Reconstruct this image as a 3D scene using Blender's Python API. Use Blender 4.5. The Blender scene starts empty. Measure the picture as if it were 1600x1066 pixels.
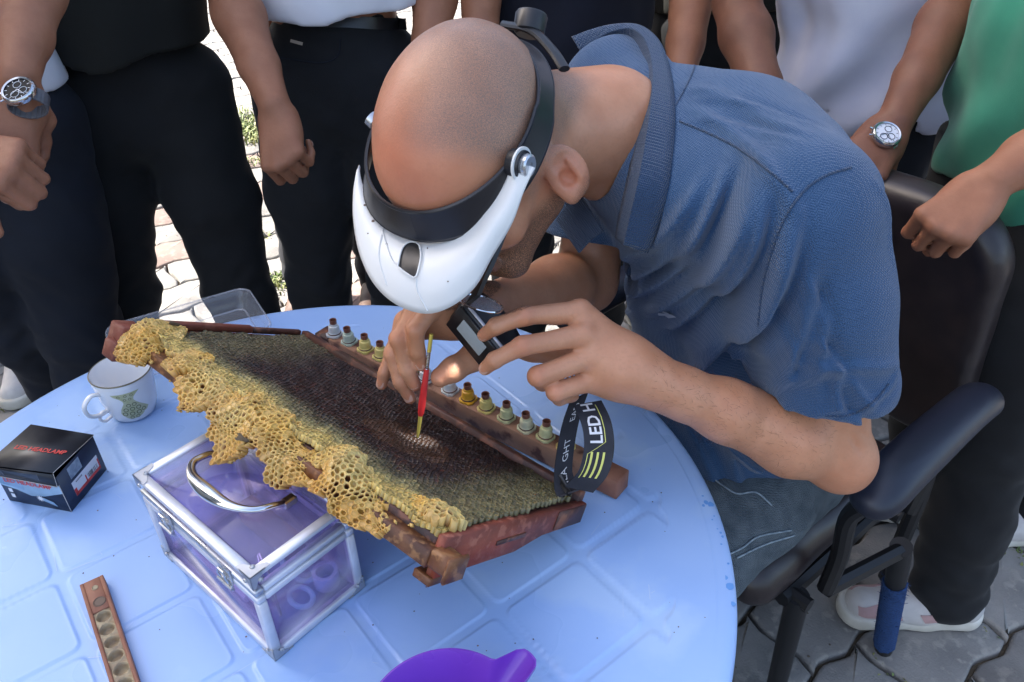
import bpy, math, random
import numpy as np
from mathutils import Vector, Matrix
random.seed(7); RNG = np.random.default_rng(7)
R_ = math.radians
SC = bpy.context.scene
COL = SC.collection

# ------------------------------------------------------------------ camera
CAM = np.array([0., 0., 1.392]); FPX = 1250.0
_p, _r = R_(35.3), R_(-1.0)
_f = np.array([0, math.cos(_p), -math.sin(_p)]); _x = np.array([1., 0, 0]); _u = np.cross(_x, _f)
CR = math.cos(_r)*_x + math.sin(_r)*_u
CU = -math.sin(_r)*_x + math.cos(_r)*_u
CF = _f
cd = bpy.data.cameras.new('camera'); cam = bpy.data.objects.new('camera', cd); COL.objects.link(cam)
cd.sensor_fit = 'HORIZONTAL'; cd.sensor_width = 36.0; cd.lens = FPX/1600*36; cd.clip_start = 0.02; cd.clip_end = 400
m4 = Matrix.Identity(4)
for i in range(3):
    m4[i][0] = CR[i]; m4[i][1] = CU[i]; m4[i][2] = -CF[i]; m4[i][3] = CAM[i]
cam.matrix_world = m4; SC.camera = cam

# ------------------------------------------------------------------ sky, sun, exposure
SUN_EL = 46.0; SUN_AZ = 276.5
w = bpy.data.worlds.new('World'); SC.world = w; w.use_nodes = True
nt = w.node_tree; nt.nodes.clear()
sky = nt.nodes.new('ShaderNodeTexSky'); sky.sky_type = 'NISHITA'; sky.sun_disc = False
sky.sun_elevation = R_(SUN_EL); sky.sun_rotation = R_(SUN_AZ); sky.dust_density = 4.0; sky.air_density = 1.0; sky.ozone_density = 0.6
bg = nt.nodes.new('ShaderNodeBackground'); bg.inputs['Strength'].default_value = 0.15
wo = nt.nodes.new('ShaderNodeOutputWorld')
nt.links.new(sky.outputs[0], bg.inputs[0]); nt.links.new(bg.outputs[0], wo.inputs[0])
sl = bpy.data.lights.new('sun', 'SUN'); sl.energy = 5.0; sl.angle = R_(0.5); sl.color = (1, .95, .87)
so = bpy.data.objects.new('sun', sl); COL.objects.link(so)
sd = Vector((-math.sin(R_(SUN_AZ))*math.cos(R_(SUN_EL)), -math.cos(R_(SUN_AZ))*math.cos(R_(SUN_EL)), -math.sin(R_(SUN_EL))))
so.rotation_euler = sd.to_track_quat('-Z', 'Y').to_euler()
vs = SC.view_settings; vs.view_transform = 'Standard'; vs.look = 'None'; vs.gamma = 1; vs.exposure = 1.8; vs.use_curve_mapping = False

# ------------------------------------------------------------------ helpers
def V(*a): return np.array(a, float)
def nrm(v): v = np.asarray(v, float); return v/(np.linalg.norm(v)+1e-12)
def ray(x, y): return CF + ((x-800)/FPX)*CR - ((y-533)/FPX)*CU
def at(x, y, t): return CAM + t*ray(x, y)                 # a point t metres in front of the camera
def onz(x, y, z=.72):
    d = ray(x, y); return CAM + ((z-CAM[2])/d[2])*d       # where a sight line meets a level surface
def frame3(y, z):                                          # 3x3 with columns x,y,z from two directions
    y = nrm(y); z = np.asarray(z, float); z = nrm(z-y*(y@z)); x = np.cross(y, z); return np.c_[x, y, z]

def ss(a, b, x): t = np.clip((x-a)/(b-a), 0, 1); return t*t*(3-2*t)
def tag(o, label=None, cat=None, group=None, kind=None):
    for k, v in (('label', label), ('category', cat), ('group', group), ('kind', kind)):
        if v: o[k] = v
    return o
def empty(name, loc=(0, 0, 0), label=None, cat=None, group=None):
    o = bpy.data.objects.new(name, None); o.empty_display_size = .05; o.location = Vector(tuple(map(float, loc)))
    COL.objects.link(o); return tag(o, label, cat, group)
def link(name, me, parent=None, mat=None):
    o = bpy.data.objects.new(name, me); COL.objects.link(o)
    if mat is not None and not me.materials: me.materials.append(mat)
    if parent is not None:
        o.parent = parent
        o.matrix_parent_inverse = Matrix.Translation(parent.location).inverted() if parent.type == 'EMPTY' and parent.parent is None else Matrix.Identity(4)
    return o
def mesh_np(name, v, f, mat, parent=None, smooth=True, attrs=None, world=True):
    """v Nx3 ; f list/array of polygons."""
    me = bpy.data.meshes.new(name)
    v = np.asarray(v, np.float32)
    if isinstance(f, np.ndarray):
        n = f.shape[1]; tot = np.full(len(f), n, np.int32); lv = f.astype(np.int32).ravel()
    else:
        tot = np.array([len(q) for q in f], np.int32); lv = np.array([i for q in f for i in q], np.int32)
    me.vertices.add(len(v)); me.vertices.foreach_set('co', v.ravel())
    me.loops.add(len(lv)); me.loops.foreach_set('vertex_index', lv)
    me.polygons.add(len(tot)); st = np.zeros(len(tot), np.int32); st[1:] = np.cumsum(tot)[:-1]
    me.polygons.foreach_set('loop_start', st); me.polygons.foreach_set('loop_total', tot)
    if attrs:
        for k, a in attrs.items():
            a = np.asarray(a, np.float32)
            if a.ndim == 1:
                at_ = me.attributes.new(k, 'FLOAT', 'POINT'); at_.data.foreach_set('value', a)
            else:
                if a.shape[1] == 3: a = np.c_[a, np.ones(len(a), np.float32)]
                at_ = me.attributes.new(k, 'FLOAT_COLOR', 'POINT'); at_.data.foreach_set('color', a.ravel())
    me.update(calc_edges=True); me.validate()
    if smooth: me.polygons.foreach_set('use_smooth', np.ones(len(me.polygons), bool))
    return link(name, me, parent, mat)

class MB:
    """collects shapes, builds ONE mesh object; M is an optional local frame (3x3, origin)"""
    def __init__(s, M=None, O=None):
        s.v = []; s.f = []; s.M = np.eye(3) if M is None else np.asarray(M); s.O = np.zeros(3) if O is None else np.asarray(O, float)
    def add(s, v, f):
        n = len(s.v); s.v += [s.O + s.M@np.asarray(p, float) for p in v]; s.f += [[i+n for i in q] for q in f]; return s
    def box(s, c, h, M=None, bev=0.0):
        """box centred c half-sizes h with optional chamfer"""
        c = np.asarray(c, float); h = np.asarray(h, float); M = np.eye(3) if M is None else M
        if bev <= 0:
            vs = [c+M@(h*np.array([x, y, z])) for x in (-1, 1) for y in (-1, 1) for z in (-1, 1)]
            return s.add(vs, [[0, 1, 3, 2], [4, 6, 7, 5], [0, 4, 5, 1], [2, 3, 7, 6], [0, 2, 6, 4], [1, 5, 7, 3]])
        vs = []; idx = {}
        for x in (-1, 1):
            for y in (-1, 1):
                for z in (-1, 1):
                    sg = np.array([x, y, z])
                    for a in range(3):
                        q = sg*(h-bev); q[a] = sg[a]*h[a]; idx[(x, y, z, a)] = len(vs); vs.append(c+M@q)
        fs = []
        for a in range(3):
            b, d = (a+1) % 3, (a+2) % 3
            for sg in (-1, 1):
                q = []
                for (m, n) in ((-1, -1), (1, -1), (1, 1), (-1, 1)):
                    k = [0, 0, 0]; k[a] = sg; k[b] = m; k[d] = n; q.append(idx[(*k, a)])
                fs.append(q if sg > 0 else q[::-1])
                for t in (-1, 1):   # edge strips between face a and face b along d
                    k = [0, 0, 0]; k[a] = sg; k[b] = t
                    k0 = list(k); k0[d] = -1; k1 = list(k); k1[d] = 1
                    qq = [idx[(*k0, a)], idx[(*k1, a)], idx[(*k1, b)], idx[(*k0, b)]]
                    fs.append(qq if sg*t < 0 else qq[::-1])
        for x in (-1, 1):
            for y in (-1, 1):
                for z in (-1, 1):
                    q = [idx[(x, y, z, a)] for a in range(3)]; fs.append(q if x*y*z > 0 else q[::-1])
        return s.add(vs, fs)
    def tube(s, pts, r, seg=12, flat=1.0, cap=True, up=None, closed=False):
        pts = [np.asarray(p, float) for p in pts]; n = len(pts)
        rr = r if hasattr(r, '__len__') else [r]*n
        T = []
        for i in range(n):
            a = pts[(i-1) % n] if (closed or i > 0) else pts[0]; b = pts[(i+1) % n] if (closed or i < n-1) else pts[-1]
            T.append(nrm(b-a))
        nv = np.asarray(up, float) if up is not None else (V(0, 0, 1) if abs(T[0][2]) < .9 else V(1, 0, 0))
        vs = []
        for i in range(n):
            nv = nrm(nv-T[i]*(T[i]@nv)); b = np.cross(T[i], nv)
            for k in range(seg):
                a = 2*math.pi*k/seg; vs.append(pts[i]+rr[i]*(math.cos(a)*b+math.sin(a)*nv*flat))
        fs = []
        for i in range(n if closed else n-1):
            j = (i+1) % n
            for k in range(seg):
                fs.append([i*seg+k, i*seg+(k+1) % seg, j*seg+(k+1) % seg, j*seg+k])
        if cap and not closed:
            fs.append(list(range(seg))[::-1]); fs.append([(n-1)*seg+k for k in range(seg)])
        return s.add(vs, fs)
    def lathe(s, prof, c=(0, 0, 0), seg=40, M=None):
        """prof list of (r,z) revolved about local z through c"""
        M = np.eye(3) if M is None else M; c = np.asarray(c, float); vs = []; fs = []; rings = []
        for (r, z) in prof:
            if r < 1e-6: rings.append([len(vs)]); vs.append(c+M@V(0, 0, z))
            else:
                rings.append(list(range(len(vs), len(vs)+seg)))
                for k in range(seg):
                    a = 2*math.pi*k/seg; vs.append(c+M@V(r*math.cos(a), r*math.sin(a), z))
        for A, B in zip(rings[:-1], rings[1:]):
            for k in range(seg):
                a, b = A[k % len(A)], A[(k+1) % len(A)]; c2, d = B[(k+1) % len(B)], B[k % len(B)]
                q = [a, b, c2, d]; q2 = []
                for i in q:
                    if i not in q2: q2.append(i)
                if len(q2) > 2: fs.append(q2)
        return s.add(vs, fs)
    def prism(s, poly, z0, z1):
        n = len(poly); vs = [V(x, y, z0) for x, y in poly]+[V(x, y, z1) for x, y in poly]
        fs = [list(range(n))[::-1], [n+i for i in range(n)]]+[[i, (i+1) % n, n+(i+1) % n, n+i] for i in range(n)]
        return s.add(vs, fs)
    def sheet(s, rows, thick=0.0):
        """rows of points -> surface grid, optionally given thickness"""
        R0 = np.array(rows, float); a, b = R0.shape[:2]
        du = np.gradient(R0, axis=0); dv = np.gradient(R0, axis=1); N = np.cross(du, dv); N /= (np.linalg.norm(N, axis=2, keepdims=True)+1e-12)
        idx = lambda i, j, o=0: o+i*b+j
        vs = list((R0+N*thick/2).reshape(-1, 3)); fs = [[idx(i, j), idx(i+1, j), idx(i+1, j+1), idx(i, j+1)] for i in range(a-1) for j in range(b-1)]
        if thick:
            o = len(vs); vs += list((R0-N*thick/2).reshape(-1, 3))
            fs += [[idx(i, j, o), idx(i, j+1, o), idx(i+1, j+1, o), idx(i+1, j, o)] for i in range(a-1) for j in range(b-1)]
            for i in range(a-1):
                fs += [[idx(i, 0), idx(i, 0, o), idx(i+1, 0, o), idx(i+1, 0)], [idx(i, b-1), idx(i+1, b-1), idx(i+1, b-1, o), idx(i, b-1, o)]]
            for j in range(b-1):
                fs += [[idx(0, j), idx(0, j+1), idx(0, j+1, o), idx(0, j, o)], [idx(a-1, j), idx(a-1, j, o), idx(a-1, j+1, o), idx(a-1, j+1)]]
        return s.add(vs, fs)
    def build(s, name, mat, parent=None, smooth=False, angle=35, **kw):
        fl_ = [q[::-1] for q in s.f] if np.linalg.det(s.M) < 0 else s.f
        o = mesh_np(name, np.array(s.v), fl_, mat, parent, smooth=False)
        if smooth:
            me = o.data; me.polygons.foreach_set('use_smooth', np.ones(len(me.polygons), bool))
            if angle: me.set_sharp_from_angle(angle=R_(angle))
        return tag(o, **kw)

def smoothpath(pts, n=8):
    """Catmull-Rom through control points"""
    P = [np.asarray(p, float) for p in pts]; P = [2*P[0]-P[1]]+P+[2*P[-1]-P[-2]]; out = []
    for i in range(1, len(P)-2):
        for k in range(n):
            t = k/n; a, b, c, d = P[i-1:i+3]
            out.append(.5*((2*b)+(c-a)*t+(2*a-5*b+4*c-d)*t*t+(3*b-a-3*c+d)*t**3))
    out.append(P[-2]); return out

def text_mesh(s, size=1.0, bold=False, res=2):
    """flat lettering as (verts Nx2, faces), baseline at 0, starts at 0"""
    cu = bpy.data.curves.new('lettering', 'FONT'); cu.body = s; cu.size = size; cu.resolution_u = res
    if bold: cu.offset = size*.018
    o = bpy.data.objects.new('lettering', cu); COL.objects.link(o)
    dg = bpy.context.evaluated_depsgraph_get(); me = bpy.data.meshes.new_from_object(o.evaluated_get(dg))
    v = np.array([p.co[:] for p in me.vertices]).reshape(-1, 3)[:, :2]; f = [list(p.vertices) for p in me.polygons]
    bpy.data.objects.remove(o); bpy.data.curves.remove(cu); bpy.data.meshes.remove(me)
    return v, f
def put_text(name, s, size, O, ux, uy, mat, parent, lift=.0004, bold=False, center=False, fn=None):
    v, f = text_mesh(s, size, bold)
    if not len(v): return None
    if center: v = v-(v.max(0)+v.min(0))/2
    ux = nrm(ux); uy = nrm(uy); n = np.cross(ux, uy)
    P = np.array([fn(a, b) for a, b in v]) if fn else O+np.outer(v[:, 0], ux)+np.outer(v[:, 1], uy)+n*lift
    return mesh_np(name, P, f, mat, parent, smooth=False)

# ------------------------------------------------------------------ materials
def mat(name, col=(.5, .5, .5), rough=.5, metal=0, col2=None, nscale=20, ndet=4, nlo=.35, nhi=.65, bump=0, bscale=60, bdist=.002,
        spec=.5, sheen=0, coat=0, trans=0, ior=1.45, alpha=1, sss=0, sssr=(.01, .004, .002), stretch=None, col3=None, n3=3, rvar=0, attr=None, objvar=0, wave=None, knit=0):
    m = bpy.data.materials.new(name); m.use_nodes = True; nt = m.node_tree; N = nt.nodes; L = nt.links
    b = N['Principled BSDF']; I = b.inputs
    I['Roughness'].default_value = rough; I['Metallic'].default_value = metal; I['Specular IOR Level'].default_value = spec
    I['Base Color'].default_value = (*col, 1)
    if sheen: I['Sheen Weight'].default_value = sheen
    if coat: I['Coat Weight'].default_value = coat; I['Coat Roughness'].default_value = .08
    if trans: I['Transmission Weight'].default_value = trans; I['IOR'].default_value = ior
    if sss: I['Subsurface Weight'].default_value = sss; I['Subsurface Radius'].default_value = sssr; I['Subsurface Scale'].default_value = 1
    I['Alpha'].default_value = alpha
    tc = N.new('ShaderNodeTexCoord'); src = tc.outputs['Object']
    if stretch:
        mp = N.new('ShaderNodeMapping'); mp.inputs['Scale'].default_value = stretch; L.new(src, mp.inputs[0]); src = mp.outputs[0]
    cur = None
    if attr:
        a = N.new('ShaderNodeAttribute'); a.attribute_name = attr; cur = a.outputs['Color']
    def mix(c1, c2, fac, mode='MIX'):
        x = N.new('ShaderNodeMix'); x.data_type = 'RGBA'; x.blend_type = mode
        for sock, v in ((x.inputs[6], c1), (x.inputs[7], c2), (x.inputs[0], fac)):
            if hasattr(v, 'node'): L.new(v, sock)
            elif isinstance(v, (int, float)): sock.default_value = v
            else: sock.default_value = (*v, 1)
        return x.outputs[2]
    def noise(scale, det=4, lo=.35, hi=.65, s=None):
        n = N.new('ShaderNodeTexNoise'); n.inputs['Scale'].default_value = scale; n.inputs['Detail'].default_value = det; L.new(s or src, n.inputs['Vector'])
        r = N.new('ShaderNodeMapRange'); r.inputs['From Min'].default_value = lo; r.inputs['From Max'].default_value = hi; L.new(n.outputs[0], r.inputs[0]); return r.outputs[0]
    if col2 is not None:
        cur = mix(cur if cur is not None else col, col2, noise(nscale, ndet, nlo, nhi))
    if col3 is not None:
        cur = mix(cur if cur is not None else col, col3, noise(n3, 5, .52, .62))
    if objvar:
        oi = N.new('ShaderNodeObjectInfo'); r = N.new('ShaderNodeMapRange'); r.inputs['To Min'].default_value = 1-objvar; r.inputs['To Max'].default_value = 1+objvar
        L.new(oi.outputs['Random'], r.inputs[0]); cb = N.new('ShaderNodeCombineColor')
        for k in range(3): L.new(r.outputs[0], cb.inputs[k])
        cur = mix(cur if cur is not None else col, cb.outputs[0], 1.0, 'MULTIPLY')
    if cur is not None: L.new(cur, I['Base Color'])
    if rvar:
        r = N.new('ShaderNodeMapRange'); r.inputs['To Min'].default_value = max(rough-rvar, .02); r.inputs['To Max'].default_value = rough+rvar
        L.new(noise(nscale*.7, 3), r.inputs[0]); L.new(r.outputs[0], I['Roughness'])
    if bump:
        bn = N.new('ShaderNodeBump'); bn.inputs['Strength'].default_value = bump; bn.inputs['Distance'].default_value = bdist
        if knit:
            mp2 = N.new('ShaderNodeMapping'); mp2.inputs['Rotation'].default_value = (.5, .35, .7); mp2.inputs['Scale'].default_value = (knit,)*3; L.new(src, mp2.inputs[0]); sx = N.new('ShaderNodeSeparateXYZ'); L.new(mp2.outputs[0], sx.inputs[0]); tot = None
            for a_, b_ in ((0, 1), (1, 2), (2, 0)):
                m1 = N.new('ShaderNodeMath'); m1.operation = 'SINE'; L.new(sx.outputs[a_], m1.inputs[0]); m2 = N.new('ShaderNodeMath'); m2.operation = 'COSINE'; L.new(sx.outputs[b_], m2.inputs[0])
                m3 = N.new('ShaderNodeMath'); m3.operation = 'MULTIPLY_ADD'; L.new(m1.outputs[0], m3.inputs[0]); L.new(m2.outputs[0], m3.inputs[1])
                if tot is None: m3.inputs[2].default_value = 0
                else: L.new(tot, m3.inputs[2])
                tot = m3.outputs[0]
            L.new(tot, bn.inputs['Height'])
        elif wave:
            wv = N.new('ShaderNodeTexVoronoi'); wv.inputs['Scale'].default_value = wave; L.new(src, wv.inputs['Vector']); L.new(wv.outputs[0], bn.inputs['Height'])
        else:
            n = N.new('ShaderNodeTexNoise'); n.inputs['Scale'].default_value = bscale; n.inputs['Detail'].default_value = 6; L.new(src, n.inputs['Vector']); L.new(n.outputs[0], bn.inputs['Height'])
        L.new(bn.outputs[0], I['Normal'])
    m['b'] = 1
    return m

# ------------------------------------------------------------------ signed distance modelling (continuous bodies and clothes)
class SDF:
    def __init__(s, lo, hi, h):
        s.lo = np.asarray(lo, float); s.h = h; s.n = np.maximum(((np.asarray(hi)-s.lo)/h).astype(int)+1, 4)
        s.d = np.full(s.n, .5, np.float32)
        s.ax = [(s.lo[i]+h*np.arange(s.n[i])).astype(np.float32) for i in range(3)]
    def sub_(s, lo, hi):
        a = np.clip(np.floor((np.asarray(lo)-s.lo)/s.h).astype(int), 0, s.n); b = np.clip(np.ceil((np.asarray(hi)-s.lo)/s.h).astype(int)+1, 0, s.n)
        if (b <= a).any(): return None
        sl = tuple(slice(a[i], b[i]) for i in range(3))
        return sl, s.ax[0][sl[0]][:, None, None], s.ax[1][sl[1]][None, :, None], s.ax[2][sl[2]][None, None, :]
    def put(s, sl, d2, k, mode):
        a = s.d[sl]
        if mode == 'sub':
            d2 = -d2
            if k: h = np.maximum(k-np.abs(a-d2), 0)/k; s.d[sl] = np.maximum(a, d2)+h*h*k/4
            else: s.d[sl] = np.maximum(a, d2)
        elif mode == 'and': s.d[sl] = np.maximum(a, d2)
        else:
            if k: h = np.maximum(k-np.abs(a-d2), 0)/k; s.d[sl] = np.minimum(a, d2)-h*h*k/4
            else: s.d[sl] = np.minimum(a, d2)
    def cone(s, a, b, ra, rb, k=.01, lat=None, sc=1.0, mode='add'):
        a = np.asarray(a, float); b = np.asarray(b, float); m = max(ra, rb)*max(1, sc)+k+3*s.h+.012
        q = s.sub_(np.minimum(a, b)-m, np.maximum(a, b)+m)
        if q is None: return s
        sl, X, Y, Z = q
        px, py, pz = X-a[0], Y-a[1], Z-a[2]; v = b-a
        if lat is not None:
            lat = nrm(lat); g = (px*lat[0]+py*lat[1]+pz*lat[2])*(1-1/sc); px = px-g*lat[0]; py = py-g*lat[1]; pz = pz-g*lat[2]
            v = v-lat*(v@lat)*(1-1/sc)
        vv = v@v+1e-12
        t = np.clip((px*v[0]+py*v[1]+pz*v[2])/vv, 0, 1).astype(np.float32)
        d = np.sqrt((px-t*v[0])**2+(py-t*v[1])**2+(pz-t*v[2])**2)-(ra+(rb-ra)*t)
        s.put(sl, d.astype(np.float32), k, mode); return s
    def chain(s, pts, rs, k=.01, **kw):
        for i in range(len(pts)-1): s.cone(pts[i], pts[i+1], rs[i], rs[i+1], k, **kw)
        return s
    def ell(s, c, r, M=None, k=.01, mode='add'):
        c = np.asarray(c, float); r = np.asarray(r, float); m = max(r)+k+3*s.h+.012
        q = s.sub_(c-m, c+m)
        if q is None: return s
        sl, X, Y, Z = q; M = np.eye(3) if M is None else M
        p = [X-c[0], Y-c[1], Z-c[2]]
        l = [(p[0]*M[0, i]+p[1]*M[1, i]+p[2]*M[2, i]) for i in range(3)]
        k0 = np.sqrt((l[0]/r[0])**2+(l[1]/r[1])**2+(l[2]/r[2])**2); k1 = np.sqrt((l[0]/r[0]**2)**2+(l[1]/r[1]**2)**2+(l[2]/r[2]**2)**2)+1e-9
        s.put(sl, (k0*(k0-1)/k1).astype(np.float32), k, mode); return s
    def rbox(s, c, h, r, M=None, k=.005, mode='add'):
        c = np.asarray(c, float); h = np.asarray(h, float); m = np.linalg.norm(h)+k+3*s.h+.01
        q = s.sub_(c-m, c+m)
        if q is None: return s
        sl, X, Y, Z = q; M = np.eye(3) if M is None else M
        p = [X-c[0], Y-c[1], Z-c[2]]
        l = [np.abs(p[0]*M[0, i]+p[1]*M[1, i]+p[2]*M[2, i])-(h[i]-r) for i in range(3)]
        o = np.sqrt(sum(np.maximum(a, 0)**2 for a in l))+np.minimum(np.maximum(np.maximum(l[0], l[1]), l[2]), 0)-r
        s.put(sl, o.astype(np.float32), k, mode); return s
    def plate(s, c, hy, hz, r, th, M, k=.0, er=.02):
        """rounded-corner plate: thickness along M x, hy/hz half sizes along M y and z"""
        c = np.asarray(c, float); m = math.hypot(hy, hz)+.05; q = s.sub_(c-m, c+m); sl, X, Y, Z = q; p = [X-c[0], Y-c[1], Z-c[2]]
        l = [(p[0]*M[0, i]+p[1]*M[1, i]+p[2]*M[2, i]) for i in range(3)]
        a = np.abs(l[1])-(hy-r); b = np.abs(l[2])-(hz-r); d2 = np.sqrt(np.maximum(a, 0)**2+np.maximum(b, 0)**2)+np.minimum(np.maximum(a, b), 0)-r+er
        bow = .02*(l[1]/hy)**2; e = np.abs(l[0]-bow)-(th-er)
        d = np.sqrt(np.maximum(d2, 0)**2+np.maximum(e, 0)**2)+np.minimum(np.maximum(d2, e), 0)-er
        s.put(sl, d.astype(np.float32), k, 'add'); return s
    def plane(s, c, n, lo=None, hi=None):
        """cut away everything on the +n side of the plane through c"""
        q = s.sub_(s.lo if lo is None else lo, s.lo+s.h*s.n if hi is None else hi)
        if q is None: return s
        sl, X, Y, Z = q; n = nrm(n)
        d = (X-c[0])*n[0]+(Y-c[1])*n[1]+(Z-c[2])*n[2]
        s.d[sl] = np.maximum(s.d[sl], d.astype(np.float32)); return s
    def displace(s, fn, band=.03):
        i = np.nonzero(np.abs(s.d) < band)
        s.d[i] -= fn(s.ax[0][i[0]], s.ax[1][i[1]], s.ax[2][i[2]]).astype(np.float32); return s
    def mesh(s, smooth=1):
        d = s.d; ins = d < 0
        ins[0] = ins[-1] = False; ins[:, 0] = ins[:, -1] = False; ins[:, :, 0] = ins[:, :, -1] = False
        d = np.where(ins, d, np.maximum(d, 1e-6))
        cnt = np.zeros(tuple(np.array(d.shape)-1), np.uint8)
        for a in (0, 1):
            for b in (0, 1):
                for c in (0, 1):
                    cnt += ins[a:d.shape[0]-1+a, b:d.shape[1]-1+b, c:d.shape[2]-1+c]
        I, J, K = np.nonzero((cnt > 0) & (cnt < 8)); del cnt
        key = (I*d.shape[1]+J)*d.shape[2]+K
        off = [(a, b, c) for a in (0, 1) for b in (0, 1) for c in (0, 1)]
        val = np.stack([d[I+a, J+b, K+c] for a, b, c in off])
        P = np.zeros((len(I), 3)); W = np.zeros(len(I))
        for i in range(8):
            for ax in range(3):
                if off[i][ax] == 0:
                    o2 = list(off[i]); o2[ax] = 1; j = off.index(tuple(o2))
                    va, vb = val[i], val[j]; m = (va < 0) != (vb < 0)
                    t = np.where(m, va/np.where(m, va-vb, 1), 0)
                    for c in range(3): P[:, c] += np.where(m, off[i][c]+(t if c == ax else 0), 0)
                    W += m
        P /= W[:, None]
        v = s.lo+s.h*(P+np.stack([I, J, K], 1))
        quads = []
        sh = d.shape
        for ax in range(3):
            s0 = [slice(1, n-1) for n in sh]; s1 = list(s0); s0[ax] = slice(0, sh[ax]-1); s1[ax] = slice(1, sh[ax])
            A = ins[tuple(s0)]; B = ins[tuple(s1)]
            x = np.nonzero(A != B); base = [x[0]+(0 if ax == 0 else 1), x[1]+(0 if ax == 1 else 1), x[2]+(0 if ax == 2 else 1)]
            flip = A[x]
            b_, c_ = (ax+1) % 3, (ax+2) % 3
            ids = []
            for (db, dc) in ((-1, -1), (0, -1), (0, 0), (-1, 0)):
                q = [base[0], base[1], base[2]]; q[b_] = q[b_]+db; q[c_] = q[c_]+dc
                ids.append(np.searchsorted(key, (q[0]*sh[1]+q[1])*sh[2]+q[2]))
            Q = np.stack(ids, 1); Q[~flip] = Q[~flip][:, ::-1]; quads.append(Q)
        f = np.concatenate(quads)
        for _ in range(smooth):
            acc = np.zeros_like(v); n = np.zeros(len(v))
            for a in range(4):
                b = (a+1) % 4
                for ii, jj in ((f[:, a], f[:, b]), (f[:, b], f[:, a])):
                    for c in range(3): acc[:, c] += np.bincount(ii, v[jj, c], len(v))
                    n += np.bincount(ii, minlength=len(v))
            v = v*.45+.55*acc/np.maximum(n, 1)[:, None]
        return v, f

def wob(x, y, z, f, seed=0, oct=3):
    """cheap smooth noise, roughly -1..1"""
    rs = np.random.RandomState(seed); o = 0; a = 1; tot = 0
    for _ in range(oct):
        acc = 0
        for _ in range(4):
            d = rs.normal(size=3); d /= np.linalg.norm(d); ph = rs.rand()*6.28
            acc = acc+np.sin((x*d[0]+y*d[1]+z*d[2])*f*6.283+ph)
        o = o+a*acc/2.2; tot += a; a *= .5; f *= 1.9
    return o/tot
# ------------------------------------------------------------------ material library
M_paver = [mat('paver_grey', (.25, .235, .215), .9, col2=(.15, .143, .135), nscale=9, bump=.5, bscale=240, bdist=.003, objvar=.16, col3=(.25, .235, .21), n3=35),
           mat('paver_rose', (.24, .17, .145), .9, col2=(.19, .14, .12), nscale=9, bump=.5, bscale=240, bdist=.003, objvar=.12, col3=(.26, .21, .18), n3=35)]
M_soil = mat('joint_soil', (.13, .105, .075), 1, col2=(.07, .06, .045), nscale=40, bump=.8, bscale=200, bdist=.006)
M_weed = mat('weed_leaf', (.10, .16, .035), .6, col2=(.19, .19, .06), nscale=30)
M_plaster = mat('plaster', (.5, .47, .42), .9, col2=(.42, .4, .36), nscale=2, bump=.3, bscale=60)
M_glassdark = mat('window_glass', (.04, .05, .06), .08)
M_table = mat('table_plastic', (.33, .495, .80), .36, col2=(.30, .465, .785), nscale=7, ndet=6, col3=(.37, .53, .79), n3=9, rvar=.12, bump=.12, bscale=90, bdist=.0006)
M_spot = mat('table_scuff', (.13, .32, .68), .5)
M_woodred = mat('frame_wood_red', (.20, .05, .027), .62, col2=(.11, .03, .018), nscale=22, stretch=(1, 1, 1), bump=.6, bscale=160, bdist=.0015, col3=(.22, .075, .045), n3=70)
M_wooddark = mat('frame_wood_propolis', (.10, .035, .022), .5, col2=(.035, .016, .012), nscale=25, bump=.5, bscale=120, bdist=.001, col3=(.2, .075, .04), n3=45)
M_woodwax = mat('frame_wood_waxy', (.20, .075, .025), .5, col2=(.08, .028, .012), nscale=35, bump=.6, bscale=150, bdist=.0015, col3=(.26, .12, .045), n3=120)
M_bar = mat('bar_wood', (.31, .165, .095), .7, col2=(.25, .12, .07), nscale=30, bump=.4, bscale=200, bdist=.0008, col3=(.085, .028, .017), n3=38)
M_strip = mat('strip_wood', (.30, .13, .075), .65, col2=(.22, .085, .05), nscale=40, bump=.4, bscale=200, bdist=.0008)
M_wax = mat('wax_residue', (.40, .31, .18), .5, col2=(.28, .2, .12), nscale=90, bump=.6, bscale=300, bdist=.001)
M_waxdark = mat('wax_dark_brown', (.14, .09, .06), .6)  # darker brown wax for the larger socket and the honey specks
M_comb = mat('beeswax_comb', (.5, .4, .2), .32, attr='Col', col2=None, bump=.25, bscale=420, bdist=.0006, sss=.12, sssr=(.004, .002, .0008))
M_alu = mat('aluminium', (.62, .64, .67), .32, metal=.85, col2=(.5, .52, .56), nscale=60, rvar=.1, bump=.08, bscale=300, bdist=.0004)
M_alub = mat('aluminium_pale', (.74, .75, .80), .42, metal=.45, col2=(.62, .63, .68), nscale=40)
M_chrome = mat('chrome', (.78, .79, .8), .1, metal=1, col2=(.6, .6, .6), nscale=25, rvar=.06)
M_acryl = bpy.data.materials.new('violet_acrylic')
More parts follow.
